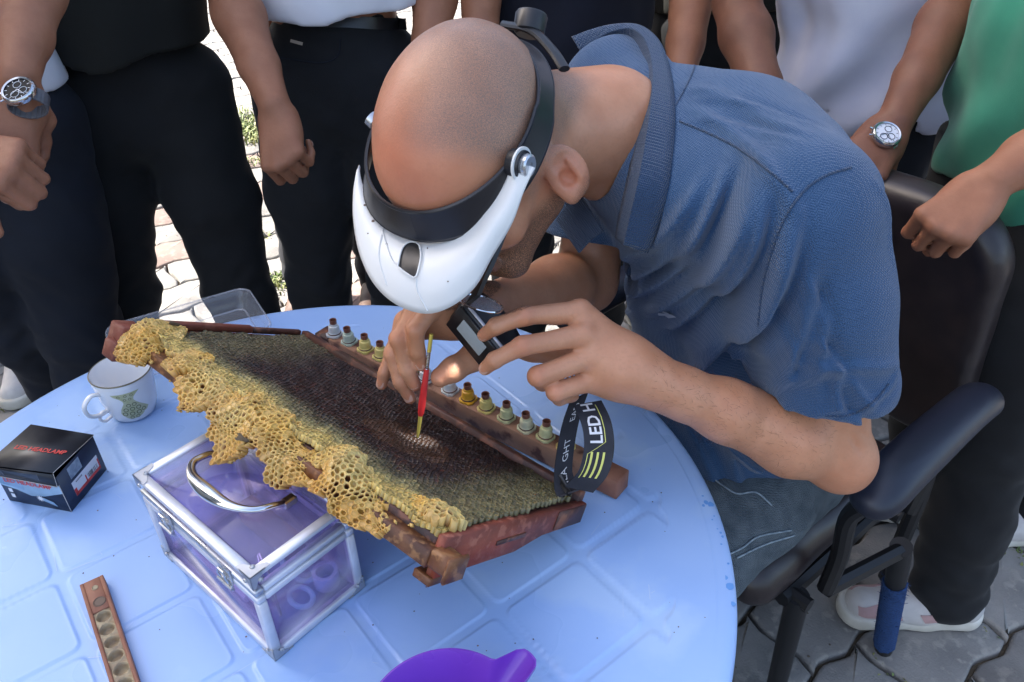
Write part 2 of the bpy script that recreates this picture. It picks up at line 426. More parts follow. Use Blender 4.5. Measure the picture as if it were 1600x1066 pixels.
def _acryl(m, col, a, rough=.06):
    m.use_nodes = True; nt = m.node_tree; N = nt.nodes; N.clear(); L = nt.links
    o = N.new('ShaderNodeOutputMaterial'); t = N.new('ShaderNodeBsdfTransparent'); t.inputs[0].default_value = (*[math.sqrt(q) for q in col], 1)
    g = N.new('ShaderNodeBsdfGlossy'); g.inputs['Roughness'].default_value = rough; g.inputs[0].default_value = (1, 1, 1, 1)
    d = N.new('ShaderNodeBsdfDiffuse'); d.inputs[0].default_value = (col[0]*.6+.1, col[1]*.6+.1, col[2]*.6+.12, 1)
    x0 = N.new('ShaderNodeMixShader'); x0.inputs[0].default_value = a
    x = N.new('ShaderNodeMixShader'); lw = N.new('ShaderNodeLayerWeight'); lw.inputs[0].default_value = .5; pw = N.new('ShaderNodeMath'); pw.operation = 'POWER'; pw.inputs[1].default_value = 4; L.new(lw.outputs['Facing'], pw.inputs[0]); f = N.new('ShaderNodeMath'); f.operation = 'MULTIPLY_ADD'; f.inputs[1].default_value = .6; f.inputs[2].default_value = .035; L.new(pw.outputs[0], f.inputs[0])
    L.new(t.outputs[0], x0.inputs[1]); L.new(d.outputs[0], x0.inputs[2]); L.new(f.outputs[0], x.inputs[0]); L.new(x0.outputs[0], x.inputs[1]); L.new(g.outputs[0], x.inputs[2]); L.new(x.outputs[0], o.inputs[0])
_acryl(M_acryl, (.70, .62, .96), .16)
M_clear = bpy.data.materials.new('clear_plastic'); _acryl(M_clear, (.93, .94, .96), .17, .12)
M_purple = mat('purple_plastic', (.155, .038, .42), .32, col2=(.175, .046, .46), nscale=14, spec=.5, rvar=.05)
M_cup = mat('porcelain', (.80, .80, .80), .12, coat=.5, col2=(.76, .76, .77), nscale=8)
M_gold = mat('gilt_line', (.20, .17, .10), .35, metal=.4)
M_motif = mat('cup_motif', (.42, .43, .22), .4, col2=(.5, .5, .34), nscale=120)
M_motifd = mat('cup_motif_dark', (.16, .17, .08), .4)
M_boxblack = mat('box_card_black', (.012, .012, .016), .42, col2=(.02, .02, .024), nscale=30, rvar=.1)
M_boxnavy = mat('box_card_navy', (.012, .020, .045), .4, col2=(.018, .028, .06), nscale=30, rvar=.1)
M_boxpale = mat('box_card_pale', (.30, .45, .62), .4, col2=(.09, .18, .30), nscale=25)
M_white = mat('white_print', (.72, .72, .74), .5)
M_red = mat('red_print', (.62, .05, .04), .5)
M_edge = mat('card_edge', (.55, .5, .45), .8)
M_grey = mat('grey_print', (.16, .2, .26), .5, col2=(.3, .36, .42), nscale=160)
M_black = mat('black_plastic', (.012, .012, .014), .38, rvar=.08, col2=(.018, .018, .02), nscale=30)
M_strap = mat('black_strap', (.016, .018, .026), .78, col2=(.024, .026, .036), nscale=60, bump=.5, bscale=900, bdist=.0006)
M_yellow = mat('yellow_print', (.66, .66, .16), .5)
M_leather = mat('chair_leather', (.020, .015, .016), .36, col2=(.028, .020, .020), nscale=30, bump=.25, bscale=500, bdist=.0006, rvar=.07)
M_tube = mat('black_metal_tube', (.008, .008, .009), .42)
M_pad = mat('armrest_pad', (.014, .017, .030), .4, bump=.15, bscale=400, bdist=.0005)
M_rope = mat('blue_cord', (.012, .05, .16), .8, col2=(.008, .03, .1), nscale=300)

# ------------------------------------------------------------------ ground
gd = MB(); gd.box((0, 4, -.06), (14, 14, .04)); g = gd.build('ground', M_soil, kind='structure')
pav = empty('pavement', (0, 2, 0)); pav['kind'] = 'structure'
PW, PH, PA = .245, .165, .006; pang = R_(33)
def wave(u): 
    u = u % 1.0
    return math.sin(2*math.pi*u)*(1-.25*math.cos(4*math.pi*u))
def paver_outline(j, gap=.0035):
    n = 16; pts = []
    sgn = 1
    for k in range(n): u = k/n; pts.append((u*PW, PA*wave(2*u)))
    for k in range(8): v = k/8; pts.append((PW+PA*wave(v), v*PH))
    for k in range(n): u = 1-k/n; pts.append((u*PW, PH+PA*wave(2*u)))
    for k in range(8): v = 1-k/8; pts.append((PA*wave(v), v*PH))
    P = np.array(pts)-V(PW/2, PH/2); T = np.roll(P, -1, 0)-np.roll(P, 1, 0); T /= np.linalg.norm(T, axis=1, keepdims=True)
    return P, np.c_[-T[:, 1], T[:, 0]], gap
def paver_mesh(name, m, seed):
    P, Nn, gap = paver_outline(0); n = len(P); rr = np.random.RandomState(seed)
    jit = np.convolve(np.r_[rr.normal(0, .0012, n), 0, 0], [.3, .4, .3], 'same')[:n]
    def ring(inset, z): return [(p[0]+q[0]*(inset+abs(j)), p[1]+q[1]*(inset+abs(j)), z+.0015*rr.rand()) for p, q, j in zip(P, Nn, jit)]
    R3 = [ring(gap, -.05), ring(gap, -.007), ring(gap+.002, -.002), ring(gap+.007, 0)]
    vs = [p for r in R3 for p in r]; fs = []
    for a in range(3):
        for k in range(n): fs.append([a*n+k, a*n+(k+1) % n, (a+1)*n+(k+1) % n, (a+1)*n+k])
    vs.append((0, 0, .0008)); c = len(vs)-1
    fs += [[3*n+k, 3*n+(k+1) % n, c] for k in range(n)]
    return vs, fs
ca, sa = math.cos(pang), math.sin(pang)
cand = []
for j in range(-34, 62):
    for i in range(-34, 50):
        x = (i+.5*(j % 2))*PW; y = j*PH; X = x*ca-y*sa; Y = x*sa+y*ca+.6
        if not (-5 < X < 5 and -1.5 < Y < 8): continue
        q = V(X, Y, 0)-CAM; d = q@CF; px = 800+FPX*(q@CR)/d if d > 0 else 9e9; py = 533-FPX*(q@CU)/d if d > 0 else 9e9
        vis = d > 0 and -90 < px < 1700 and -90 < py < 1150
        under = math.hypot(X+.24-0, Y-.75) < .42
        cand.append((0 if vis and not under and Y < 4.4 else 1, d, X, Y))
cand.sort()
protos = []
for s_ in range(5):
    vs, fs = paver_mesh('paver', None, s_)
    for m in M_paver:
        o = mesh_np('paver', np.array(vs), fs, m, None, smooth=False); protos.append(o.data); bpy.data.objects.remove(o)
rest = MB(); n_ind = 0
for k, (fl, d, X, Y) in enumerate(cand):
    rz = pang+R_(random.uniform(-.6, .6)); tilt = (random.gauss(0, .006), random.gauss(0, .006)); dz = random.uniform(-.003, .003)
    rose = random.random() < .22
    if fl == 0 and n_ind < 296:
        me = protos[(random.randrange(5))*2+(1 if rose else 0)]
        o = bpy.data.objects.new('paver', me); COL.objects.link(o); o.parent = pav; o.location = (X, Y-2, dz); o.rotation_euler = (tilt[0], tilt[1], rz); n_ind += 1
    else:
        vs, fs = paver_mesh('p', None, k % 5)
        Mz = np.array(Matrix.Rotation(rz, 3, 'Z')); rest.add([V(X, Y, dz)+Mz@np.array(v) for v in vs], fs)
rp = rest.build('distant_pavers', M_paver[0], kind='stuff'); rp.parent = pav; rp.matrix_parent_inverse = Matrix.Translation((0, -2, 0))

def tuft(c, n, r, hgt, mb):
    for _ in range(n):
        a = random.uniform(0, 6.28); rr = r*random.random()**.6; p = V(c[0]+rr*math.cos(a), c[1]+rr*math.sin(a), -.004)
        b = random.uniform(0, 6.28); d = V(math.cos(b), math.sin(b), 0)*random.uniform(.2, 1.1); h = hgt*random.uniform(.4, 1)
        s = np.cross(nrm(d+V(0, 0, .01)), V(0, 0, 1))*random.uniform(.0012, .003); m_ = p+d*h*.35+V(0, 0, h*.6); t = p+d*h+V(0, 0, h*.75)
        mb.add([p-s, p+s, m_+s*1.6, m_-s*1.6, t], [[0, 1, 2, 3], [3, 2, 4]])
wb = MB()
for (px, py, n, r, hh) in [(425, 445, 200, .08, .035), (408, 452, 120, .06, .03), (395, 213, 420, .14, .06), (380, 195, 400, .2, .07), (243, 250, 420, .13, .07), (250, 232, 300, .18, .06), (236, 215, 260, .2, .08), (405, 370, 60, .04, .03), (390, 255, 60, .05, .03),
                           (1590, 860, 60, .05, .02), (1495, 745, 30, .04, .02), (20, 625, 120, .06, .03), (1395, 1040, 12, .04, .010), (440, 320, 50, .05, .03), (1545, 985, 10, .03, .01)]:
    tuft(onz(px, py, 0.), n, r, hh, wb)
for _ in range(150):
    tuft((random.uniform(-3, 2.5), random.uniform(1.4, 6)), 8, .03, .02, wb)
wb.build('weeds', M_weed, kind='stuff')
# grit in the joints
gb = MB()
for _ in range(1500):
    x, y = random.uniform(-2.2, 1.6), random.uniform(.7, 3.6); r = random.uniform(.0012, .004)
    gb.add([(x+r, y, .001), (x, y+r, .001), (x-r, y, .001), (x, y-r*.8, .001), (x, y, .001+r)], [[0, 1, 4], [1, 2, 4], [2, 3, 4], [3, 0, 4]])
gb.build('gravel', M_soil, kind='stuff')

# tall house added out of view on the left to block the sun
bd = empty('added_shade_building', (-7, -4, 0), 'added out-of-view plastered house left of the table, placed to shade it', 'added_shade_building')
BX, BY1, BH, BD = -4.6, 2.32, 8.8, 2.3
MB().box((BX-3, BY1-BD, BH/2), (3, BD, BH/2)).build('wall', M_plaster, bd)
for fl in range(3):
    for k in range(2):
        y = BY1-1.3-k*2.1; z = 1.5+fl*2.7
        wn = MB().box((BX+.02, y, z), (.05, .55, .65)).build('window_frame', M_white, bd); MB().box((BX+.075, y, z), (.01, .48, .58)).build('pane', M_glassdark, wn)
MB().box((BX-3, BY1-BD, BH+.1), (3.1, BD+.02, .12)).build('roof', M_woodred, bd)

# ------------------------------------------------------------------ table
TC = V(-.2407, .5896, .72); TR = .47
tb = empty('round_table', (TC[0], TC[1], 0), 'pale blue round plastic garden table with moulded square panels', 'table')
def tab_top():
    n = 330; m = 620; ga = R_(38.2); g1 = V(math.cos(ga), math.sin(ga)); g2 = V(-math.sin(ga), math.cos(ga)); O = V(.3062, -.0324)
    rad = np.r_[np.linspace(0, 1, n)**.8*(TR-.012), TR-.008, TR-.004, TR-.001, TR, TR+.0005, TR, TR-.004, TR-.012]
    zz = np.r_[np.zeros(n), -.0005, -.0018, -.0045, -.009, -.016, -.044, -.047, -.047]
    th = np.arange(m)*2*math.pi/m; Rg, Tg = np.meshgrid(rad, th, indexing='ij'); X = Rg*np.cos(Tg); Y = Rg*np.sin(Tg); Z = np.repeat(zz[:, None], m, 1)
    a = ((X-O[0])*g1[0]+(Y-O[1])*g1[1])/.1085; b = ((X-O[0])*g2[0]+(Y-O[1])*g2[1])/.1065
    fa = np.abs(a-np.round(a))*.1085; fb = np.abs(b-np.round(b))*.1065
    wd = .0044; lim = np.maximum(Rg-(.405), 0)
    # rounded union of both channel directions, ended with round tips near the rim
    k = .010; h = np.maximum(k-np.abs(fa-fb), 0)/k; f = np.minimum(fa, fb)-h*h*k/4
    f = np.sqrt(np.maximum(f, 0)**2+(lim*1.4)**2)
    s = np.clip((wd+.0022-f)/.0024, 0, 1); s = s*s*(3-2*s)
    rc = np.hypot(np.round(a)*.1085*g1[0]+np.round(b)*.1065*g2[0]+O[0], np.round(a)*.1085*g1[1]+np.round(b)*.1065*g2[1]+O[1]); s = s*np.where(rc > .408, ss(.014, .034, np.hypot(fa, fb)), 1)
    lip = (rc < .408)*np.exp(-((f-wd-.0016)/.0014)**2)*(Rg < .45)
    Z = Z-.0011*s*(Rg < .452)+.00035*lip
    Z += .0006*wob(X, Y, 0*X, 3.0, 3, 2)*(Rg < .45)
    v = np.stack([X, Y, Z], -1).reshape(-1, 3)+TC
    i = np.arange(len(rad)-1)[:, None]; j = np.arange(m)[None, :]; j2 = (j+1) % m
    f4 = np.stack([i*m+j, (i+1)*m+j, (i+1)*m+j2, i*m+j2], -1).reshape(-1, 4)
    return mesh_np('tabletop', v, f4, M_table, tb)
tab_top()
MB().lathe([(0, -.006), (TR-.012, -.006)], c=TC+V(0, 0, -.004), seg=60).build('underside', M_table, tb)
for k in range(4):
    a = R_(40+90*k); d = V(math.cos(a), math.sin(a), 0)
    MB().tube([TC+d*.30+V(0, 0, -.01), TC+d*.33+V(0, 0, -.36), V(TC[0], TC[1], 0)+d*.38], [.03, .026, .022], 14).build('leg', M_table, tb, smooth=True)
sb = MB()
for (px, py, r) in [(1103, 785, .0032), (1110, 788, .004), (1099, 790, .002), (1133, 902, .003), (1141, 916, .005), (1146, 943, .0028), (1129, 838, .0017), (1126, 832, .0015), (1098, 775, .0015), (1113, 812, .0012), (1138, 880, .0015), (1121, 826, .001), (1116, 806, .0011), (1127, 850, .0013)]:
    c = onz(px, py, .7203); c[2] = .7203 if np.hypot(*(c-TC)[:2]) < .458 else .7199
    sb.add([c+V(r*math.cos(a)*random.uniform(.7, 1.1), r*math.sin(a)*random.uniform(.7, 1.2), 0) for a in np.arange(9)*.698], [list(range(9))])
sb.build('scuff_marks', M_spot, tb)['kind'] = 'stuff'
cr = MB()
for _ in range(150):
    a = random.uniform(0, 6.28); rr = .44*random.random()**.5; c = TC+V(rr*math.cos(a), rr*math.sin(a), .0006); r = random.uniform(.0004, .0011)
    cr.add([c+V(r, 0, 0), c+V(0, r, 0), c+V(-r, 0, 0), c+V(0, -r, 0), c+V(0, 0, r)], [[0, 1, 4], [1, 2, 4], [2, 3, 4], [3, 0, 4]])
cr.build('crumbs', M_wooddark, kind='stuff')

sc_ = MB()
for _ in range(90):
    a = random.uniform(0, 6.28); rr = .43*random.random()**.5; c = TC+V(rr*math.cos(a), rr*math.sin(a), .00035); b_ang = random.gauss(.6, .9); d = V(math.cos(b_ang), math.sin(b_ang), 0); l = random.uniform(.006, .045); s_ = V(-d[1], d[0], 0)*random.uniform(.00012, .0003); k_ = s_*random.uniform(-14, 14)
    sc_.add([c-s_, c+s_, c+d*l*.5+s_+k_, c+d*l*.5-s_+k_, c+d*l+k_*1.5], [[0, 1, 2, 3], [3, 2, 4]])
sc_.build('scratches', mat('scratch_mark', (.50, .60, .78), .6), tb)['kind'] = 'stuff'
# ------------------------------------------------------------------ honeycomb frame
HA = V(-.424, .758, .883); HM = np.array([[.7578374, .5583071, .33760281], [-.65241136, .6535957, .38363013], [-.00647233, -.51098517, .85956516]])
HL, HW = .485, .24
def HP(x, y, n): return HA+HM@V(x, y, n)
hf = empty('hive_frame', HP(.24, .12, -.02), 'wooden beehive frame of dark comb with ragged yellow near edge, propped on the case', 'hive frame')
def hb(name, m, x0, x1, y0, y1, n0, n1, bev=.0015, par=None, **k):
    b = MB(HM, HA); b.box(((x0+x1)/2, (y0+y1)/2, (n0+n1)/2), (abs(x1-x0)/2, abs(y1-y0)/2, abs(n1-n0)/2), bev=bev); return b.build(name, m, par or hf, **k)
M_woodred2 = mat('frame_wood_painted', (.29, .060, .030), .6, col2=(.17, .04, .022), nscale=22, bump=.6, bscale=160, bdist=.0015, col3=(.32, .10, .06), n3=90)
# side bars: wide half near the top bar, narrower half beyond
def sidebar(x, sgn, m):
    b = MB(HM, HA); th = .009
    prof = [(.0, -.036), (.0, .001), (.10, .001), (.108, -.0005), (HW, -.003), (HW, -.026), (.165, -.027), (.135, -.033), (.12, -.036)]
    vs = [V(x, y, n) for y, n in prof]+[V(x+sgn*th, y, n) for y, n in prof]; n = len(prof)
    b.add(vs, [list(range(n)), [n+i for i in range(n)][::-1]]+[[i, n+i, n+(i+1) % n, (i+1) % n] for i in range(n)])
    return b.build('side_bar', m, hf)
s2 = sidebar(HL-.009, 1, M_woodred2)
b = MB(HM, HA); b.box((HL+.0005, .105, -.019), (.0006, .024, .0022)); b.build('slot', M_wooddark, s2)
b = MB(HM, HA); b.box((HL+.0004, .212, -.0145), (.0006, .028, .0105)); b.build('propolis_stain', M_wooddark, s2)
sidebar(.0, 1, M_woodred)
hb('bottom_bar', M_wooddark, .004, HL-.006, HW-.009, HW+.003, -.024, .0085)
hb('end_cleat', M_woodred, -.002, .009, .004, HW*.62, .002, .0105, par=hf)
hb('end_cleat', M_wooddark, -.001, .007, HW*.62+.001, HW-.010, .001, .0085, par=hf)
hb('top_bar', M_woodwax, .004, HL-.004, -.012, .008, -.026, -.010)
lug = MB(HM, HA); lug.box((HL+.006, .000, -.016), (.012, .011, .009), bev=.003); lug.box((HL-.010, .006, -.040), (.010, .009, .004), bev=.001); lug.box((HL+.017, .000, -.017), (.0025, .0135, .0120), bev=.002); lug.build('lug', M_woodwax, hf)
lug = MB(HM, HA); lug.box((-.010, -.008, -.016), (.014, .014, .016), bev=.002); lug.box((-.002, -.022, -.028), (.012, .008, .011), bev=.002); lug.build('lug', M_woodred, hf)

def hexcomb(name, S, W_, R, mapf, depth, rim, capf, cols, parent, skirt=.006, dome=.0, lift=0):
    """S,W_ centre params; R radius; mapf(s,w)->(pos,normal); depth per cell; capf 0 open .. 1 capped; cols (rim,wall,floor) Nx3"""
    N = len(S); a = np.arange(6)*math.pi/3+math.pi/6; R = np.broadcast_to(R, (N,))
    lift = np.broadcast_to(lift, (N,))
    def ring(f, d):
        d = d-lift
        s = S[:, None]+(R*f)[:, None]*np.cos(a); w_ = W_[:, None]+(R*f)[:, None]*np.sin(a)
        P, Nn = mapf(s, w_); return P-Nn*d[:, None, None]
    z = np.zeros(N); rimw = np.broadcast_to(rim, (N,))
    r0 = ring(np.ones(N)*1.0, z+.0); r1 = ring(1-rimw, z-.0002); r2 = ring((1-rimw)*.93, depth*.35+.0002); r3 = ring((1-rimw)*.86, depth)
    rs = ring(np.ones(N), z+skirt)
    Pc, Nc = mapf(S[:, None], W_[:, None]); cc = (Pc-Nc*((depth-lift-dome*capf)[:, None, None]))
    A = np.concatenate([r0, r1, r2, r3, rs, cc], 1)   # N,31,3
    base = (np.arange(N)*31)[:, None]; fs = []
    for k in range(6):
        k2 = (k+1) % 6
        for o in (0, 6, 12): fs.append(base+np.array([o+k, o+k2, o+6+k2, o+6+k]))
        fs.append(base+np.array([24+k, 24+k2, k2, k]))
        fs.append(base+np.array([18+k, 18+k2, 30, 30]))
    F = np.concatenate(fs); tri = F[:, 2] == F[:, 3]
    polys = F[~tri].tolist()+F[tri][:, :3].tolist()
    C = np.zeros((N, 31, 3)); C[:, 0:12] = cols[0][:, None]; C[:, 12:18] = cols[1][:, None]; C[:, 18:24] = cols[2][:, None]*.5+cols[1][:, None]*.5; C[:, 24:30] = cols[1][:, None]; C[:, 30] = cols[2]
    return mesh_np(name, A.reshape(-1, 3), polys, M_comb, parent, smooth=False, attrs={'Col': C.reshape(-1, 3)})

def hexgrid(s0, s1, w0, w1, p):
    rows = np.arange(w0, w1, p*math.sqrt(3)/2); S = []; W_ = []
    for i, w_ in enumerate(rows):
        s = np.arange(s0+(p/2 if i % 2 else 0), s1, p); S.append(s); W_.append(np.full(len(s), w_))
    return np.concatenate(S), np.concatenate(W_)
# main face of the comb
def map_main(s, w_):
    z0 = 0*s; ds = .0020*wob(s, w_, z0, 26, 1, 3); dw = .0020*wob(s, w_, z0, 26, 2, 3)
    n = .004+.0022*wob(s, w_, z0, 9, 5, 2)+.0012*wob(s, w_, z0, 40, 15, 2)+.003*np.exp(-((s-.17)/.12)**2-((w_-.05)/.05)**2)
    P = HA+np.stack([s+ds, w_+dw, n], -1)@HM.T
    return P, np.broadcast_to(HM[:, 2], P.shape)
S, W_ = hexgrid(.014, HL-.009, .003, HW-.012, .0052)
lipn = wob(S, W_, 0*S, 22, 9, 2)
keep = (W_ < HW-.012-.006*ss(.3, .48, S)-.004*np.maximum(lipn, 0)); S, W_ = S[keep], W_[keep]
N_ = len(S); rn = RNG.random((N_, 4)); nz = wob(S, W_, 0*S, 10, 11, 3)*.5
# zones: honey band near the top bar, dark brood centre, speckled band at the right end
ed = W_-.0+.020*nz
brood = ss(.034, .068, ed)*ss(.05, .13, S+.03*nz+.12*(W_-.1))*(1-.95*ss(.385, .43, S+.04*nz-.12*(W_-.1)))

cap_p = np.where(brood > .6, .12, .50)
capd = (rn[:, 0] < cap_p).astype(float)
nearw = 1-ss(.022, .05, ed)+.25*ss(.42, .46, S)
pale = V(.36, .30, .12); green = V(.115, .098, .045); dk = V(.030, .024, .018); brown = V(.022, .0095, .0065); bdark = V(.006, .0035, .003); rust = V(.05, .014, .008)
honey = pale*nearw[:, None]+green*(1-nearw)[:, None]
ylw = ss(.034, .014, ed)[:, None]*.85; honey = honey*(1-ylw)+V(.62, .43, .12)*ylw; honey = honey*(.72+.5*rn[:, 1:2])
rimc = honey*(1-brood)[:, None]+brown*(1+.9*rn[:, 2:3])*brood[:, None]
rimc = np.where(((rn[:, 3] < .05) & (brood > .5))[:, None], rust*1.3, rimc)
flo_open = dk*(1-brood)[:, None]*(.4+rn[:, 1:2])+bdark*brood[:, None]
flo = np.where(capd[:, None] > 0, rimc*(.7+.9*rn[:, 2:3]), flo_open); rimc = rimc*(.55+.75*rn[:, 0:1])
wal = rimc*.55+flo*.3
dep = np.where(capd > 0, .0008, np.where(brood > .5, .0085, .004+.004*rn[:, 1]))
# headlamp pool painted into cell colours: paler rims and walls at the working spot
dd = np.hypot((S-.322)/.055, (W_-.118)/.034); pr = (dd < 1+.3*nz)
rimc[pr] = V(.055, .026, .014)*(.8+.5*rn[pr][:, 1:2]); wal[pr] = V(.10, .045, .025); flo[pr] = V(.03, .012, .008); dep[pr] = .009; capd[pr] = 0
hexcomb('comb_cells', S, W_, .0052/math.sqrt(3), map_main, dep, np.where(capd > 0, .10, .13+.10*rn[:, 2]*(1-brood)), capd, (rimc, wal, flo), hf, skirt=.006, dome=.0016, lift=(rn[:, 3]-.5)*.0017*(1-.6*brood))['kind'] = 'stuff'
# wood pulp / midrib body under the cells
hb('comb_midrib', M_wooddark, .010, HL-.010, .002, HW-.008, -.024, -.0025, bev=.002)

# ragged yellow wax that hangs over the top bar
prof = np.array([[.058, .0075], [.040, .0085], [.022, .0085], [.006, .006], [-.010, .000], [-.022, -.010], [-.030, -.022], [-.034, -.036], [-.035, -.052], [-.034, -.066], [-.030, -.085], [-.022, -.110]])
plen = np.r_[0, np.cumsum(np.hypot(*np.diff(prof, axis=0).T))]
def prof_at(w_):
    w_ = np.clip(w_, .0045, plen[-1]-.0045)
    y = np.interp(w_, plen, prof[:, 0]); n = np.interp(w_, plen, prof[:, 1]); e = .004
    ty = np.interp(w_+e, plen, prof[:, 0])-np.interp(w_-e, plen, prof[:, 0]); tn = np.interp(w_+e, plen, prof[:, 1])-np.interp(w_-e, plen, prof[:, 1])
    l = np.hypot(ty, tn)+1e-9; return y, n, -tn/l*-1, ty/l*-1
def map_burr(s, w_):
    z0 = 0*s; fold = ss(.02, .05, w_)
    ds = .0034*wob(s, w_, z0, 26, 21, 2); dw = .0034*wob(s, w_, z0, 24, 22, 2)
    y, n, ny, nn = prof_at(w_+dw)
    l = np.hypot(ny, nn); ny, nn = ny/l, nn/l
    sg = np.where(nn-ny*.7 >= 0, 1., -1.); ny, nn = ny*sg, nn*sg
    bul = .0085*wob(s*1.0, w_*.7, z0, 13, 23, 3)*(.25+.9*fold)+.0012*wob(s, w_, z0, 90, 24, 1)
    loc = np.stack([s+ds+bul*.25*wob(s, w_, z0, 15, 25, 1), y+ny*bul, n+nn*bul], -1)
    P = HA+loc@HM.T; Nn = np.stack([0*ny, ny, nn], -1)@HM.T
    tilt = .45*np.stack([wob(s, w_, z0, 16, 26, 2), .4*wob(s, w_, z0, 16, 27, 2), 0*ny], -1)@HM.T*fold[..., None]
    Nn = Nn+tilt; Nn /= np.linalg.norm(Nn, axis=-1, keepdims=True); return P, Nn
S, W_ = hexgrid(.004, HL-.006, .018, .150, .0052)
cps = np.array([[0, .085], [.02, .118], [.045, .108], [.06, .092], [.085, .084], [.11, .090], [.13, .100], [.15, .124], [.165, .112], [.18, .085], [.2, .118], [.225, .132], [.25, .126], [.27, .100], [.285, .108], [.305, .118], [.33, .108], [.35, .100], [.37, .098], [.385, .106], [.405, .108], [.425, .100], [.44, .078], [.46, .064], [.485, .054]])
wmax = np.interp(S, cps[:, 0], cps[:, 1])-.008+.012*wob(S, 0*S, 0*S, 28, 31, 3)
hole = np.zeros(len(S), bool)
for (cx, cy, rx, ry) in [(.075, .066, .026, .007), (.335, .080, .013, .010), (.44, .062, .026, .010), (.215, .048, .006, .004), (.285, .052, .010, .005), (.125, .088, .008, .010)]:
    hole |= (((S-cx)/rx)**2+((W_-cy)/ry)**2) < 1+.5*wob(S, W_, 0*S, 50, 33, 1)
keep = (W_ < wmax) & ~hole & (W_ > .046-.012*wob(S, 0*S, 0*S, 12, 41, 3)-.02*ss(.12, .0, S)-.015*ss(.36, .42, S)); S, W_ = S[keep], W_[keep]; N_ = len(S); rn = RNG.random((N_, 4)); nz = wob(S, W_, 0*S, 14, 35, 2); nz2 = wob(S, W_, 0*S, 30, 36, 2)
low = ss(.03, .06, W_)
yel = V(.72, .42, .085); pal = V(.72, .53, .19); org = V(.52, .21, .035)
mixv = np.clip(.5+.6*nz, 0, 1)[:, None]
rimc = (yel*mixv+pal*(1-mixv))*(.85+.25*rn[:, :1])
tip = ss(.55, 1.0, W_/np.interp(S, cps[:, 0], cps[:, 1]))[:, None]; rimc = rimc*(1-.4*tip)+org*.4*tip; rimc = rimc*(1-.3*np.clip(nz2, 0, 1)[:, None])+org*.3*np.clip(nz2, 0, 1)[:, None]
capd = ((rn[:, 0] < .30*(1-low)+.10) | (nz2 > .62)).astype(float); dark = ((nz2 < -.35) & (rn[:, 1] < .75) & (low > .5))
flo = np.where(capd[:, None] > 0, rimc*.95, V(.62, .33, .05)*(.6+.5*rn[:, 2:3])); flo[dark] = V(.055, .018, .008)
wal = rimc*.8; wal[dark] = V(.24, .09, .03)
dep = np.where(capd > 0, .0005, .0018+.0042*rn[:, 3]**1.5); dep[dark] = .010
hexcomb('burr_comb', S, W_, .0052/math.sqrt(3)*1.005, map_burr, dep, (.15+.26*rn[:, 2]**1.6), capd, (rimc, wal, flo), hf, skirt=.0125, dome=.0010, lift=(rn[:, 1]-.5)*.0014)['kind'] = 'stuff'
# torn wax crumbs and drips along the ragged edge
wl = MB()
for _ in range(170):
    s = random.uniform(.01, .47); wmx = np.interp(s, cps[:, 0], cps[:, 1])-.006; w_ = wmx+random.uniform(-.012, .002)
    P, Nn = map_burr(np.array([s]), np.array([w_])); P = P[0]-Nn[0]*random.uniform(.001, .009); r = random.uniform(.0015, .004)
    Mr = np.array(Matrix.Rotation(random.uniform(0, 6), 3, Vector((random.random(), random.random(), random.random())).normalized()))
    wl.add([P+Mr@(V(*q)*r*V(1, .8, .5)) for q in ((1, 0, 0), (-1, .2, 0), (0, 1, .2), (.1, -1, 0), (0, 0, 1), (.1, 0, -1))], [[0, 2, 4], [2, 1, 4], [1, 3, 4], [3, 0, 4], [2, 0, 5], [1, 2, 5], [3, 1, 5], [0, 3, 5]])
o = wl.build('wax_crumbs', mat('yellow_wax', (.62, .38, .11), .45, sss=.1), hf, smooth=True, angle=None); o['kind'] = 'stuff'
# a few dead bees caught in the wax
for (s, w_, a) in [(.262, .098, .4), (.016, .03, 1.2)]:
    P, Nn = map_burr(np.array([s]), np.array([w_])); P = P[0]+Nn[0]*.003
    F = frame3(math.cos(a)*HM[:, 0]+math.sin(a)*HM[:, 1], Nn[0]); b = MB(F, P)
    b.lathe([(0, -.006), (.0018, -.005), (.0024, -.001), (.0018, .002), (.0021, .0035), (.0016, .0058), (0, .007)], M=np.array([[1, 0, 0], [0, 0, 1], [0, 1, 0]]), seg=10)
    for sg in (-1, 1): b.add([(sg*.001, .003, .002), (sg*.004, -.004, .002), (sg*.002, -.007, .0015), (sg*.0005, -.002, .002)], [[0, 1, 2, 3]])
    b.build('bee', mat('bee', (.09, .06, .03), .7), label='small dead bee stuck in the yellow wax '+('halfway along the comb edge' if s > .1 else 'near the far corner of the comb'), cat='bee')

# ------------------------------------------------------------------ cell bar with queen cups
c0 = onz(508, 512, .752); c1 = onz(975, 738, .752); cu_ = nrm(c1-c0); BL = np.linalg.norm(c1-c0)
BMx = np.c_[cu_, np.cross(V(0, 0, 1), cu_), V(0, 0, 1)]; c0 = c0+BMx@V(0, -.003, 0)
cb = empty('cell_bar', c0+cu_*BL/2, 'long brown wooden bar carrying a row of small plastic queen cups behind the comb', 'cell bar')
b = MB(BMx, V(c0[0], c0[1], .7203)); b.box((BL/2, 0, .0152), (BL/2-.022, .0125, .0148), bev=.001); b.build('bar', M_bar, cb)
for x in (0.009, BL-.014): MB(BMx, V(c0[0], c0[1], .7203)).box((x, 0, .0150), (.0155, .0125 if x < .1 else .0135, .0135), bev=.0015).build('bar_end', M_wooddark if x < .1 else M_strip, cb)
MC = {k: mat('cup_'+k, c, .4, col2=tuple(q*.82 for q in c), nscale=160, sss=.1) for k, c in dict(white=(.66, .68, .66), mint=(.52, .60, .48), cream=(.74, .60, .20), orange=(.76, .40, .03), green=(.62, .61, .32), ivory=(.68, .65, .42)).items()}
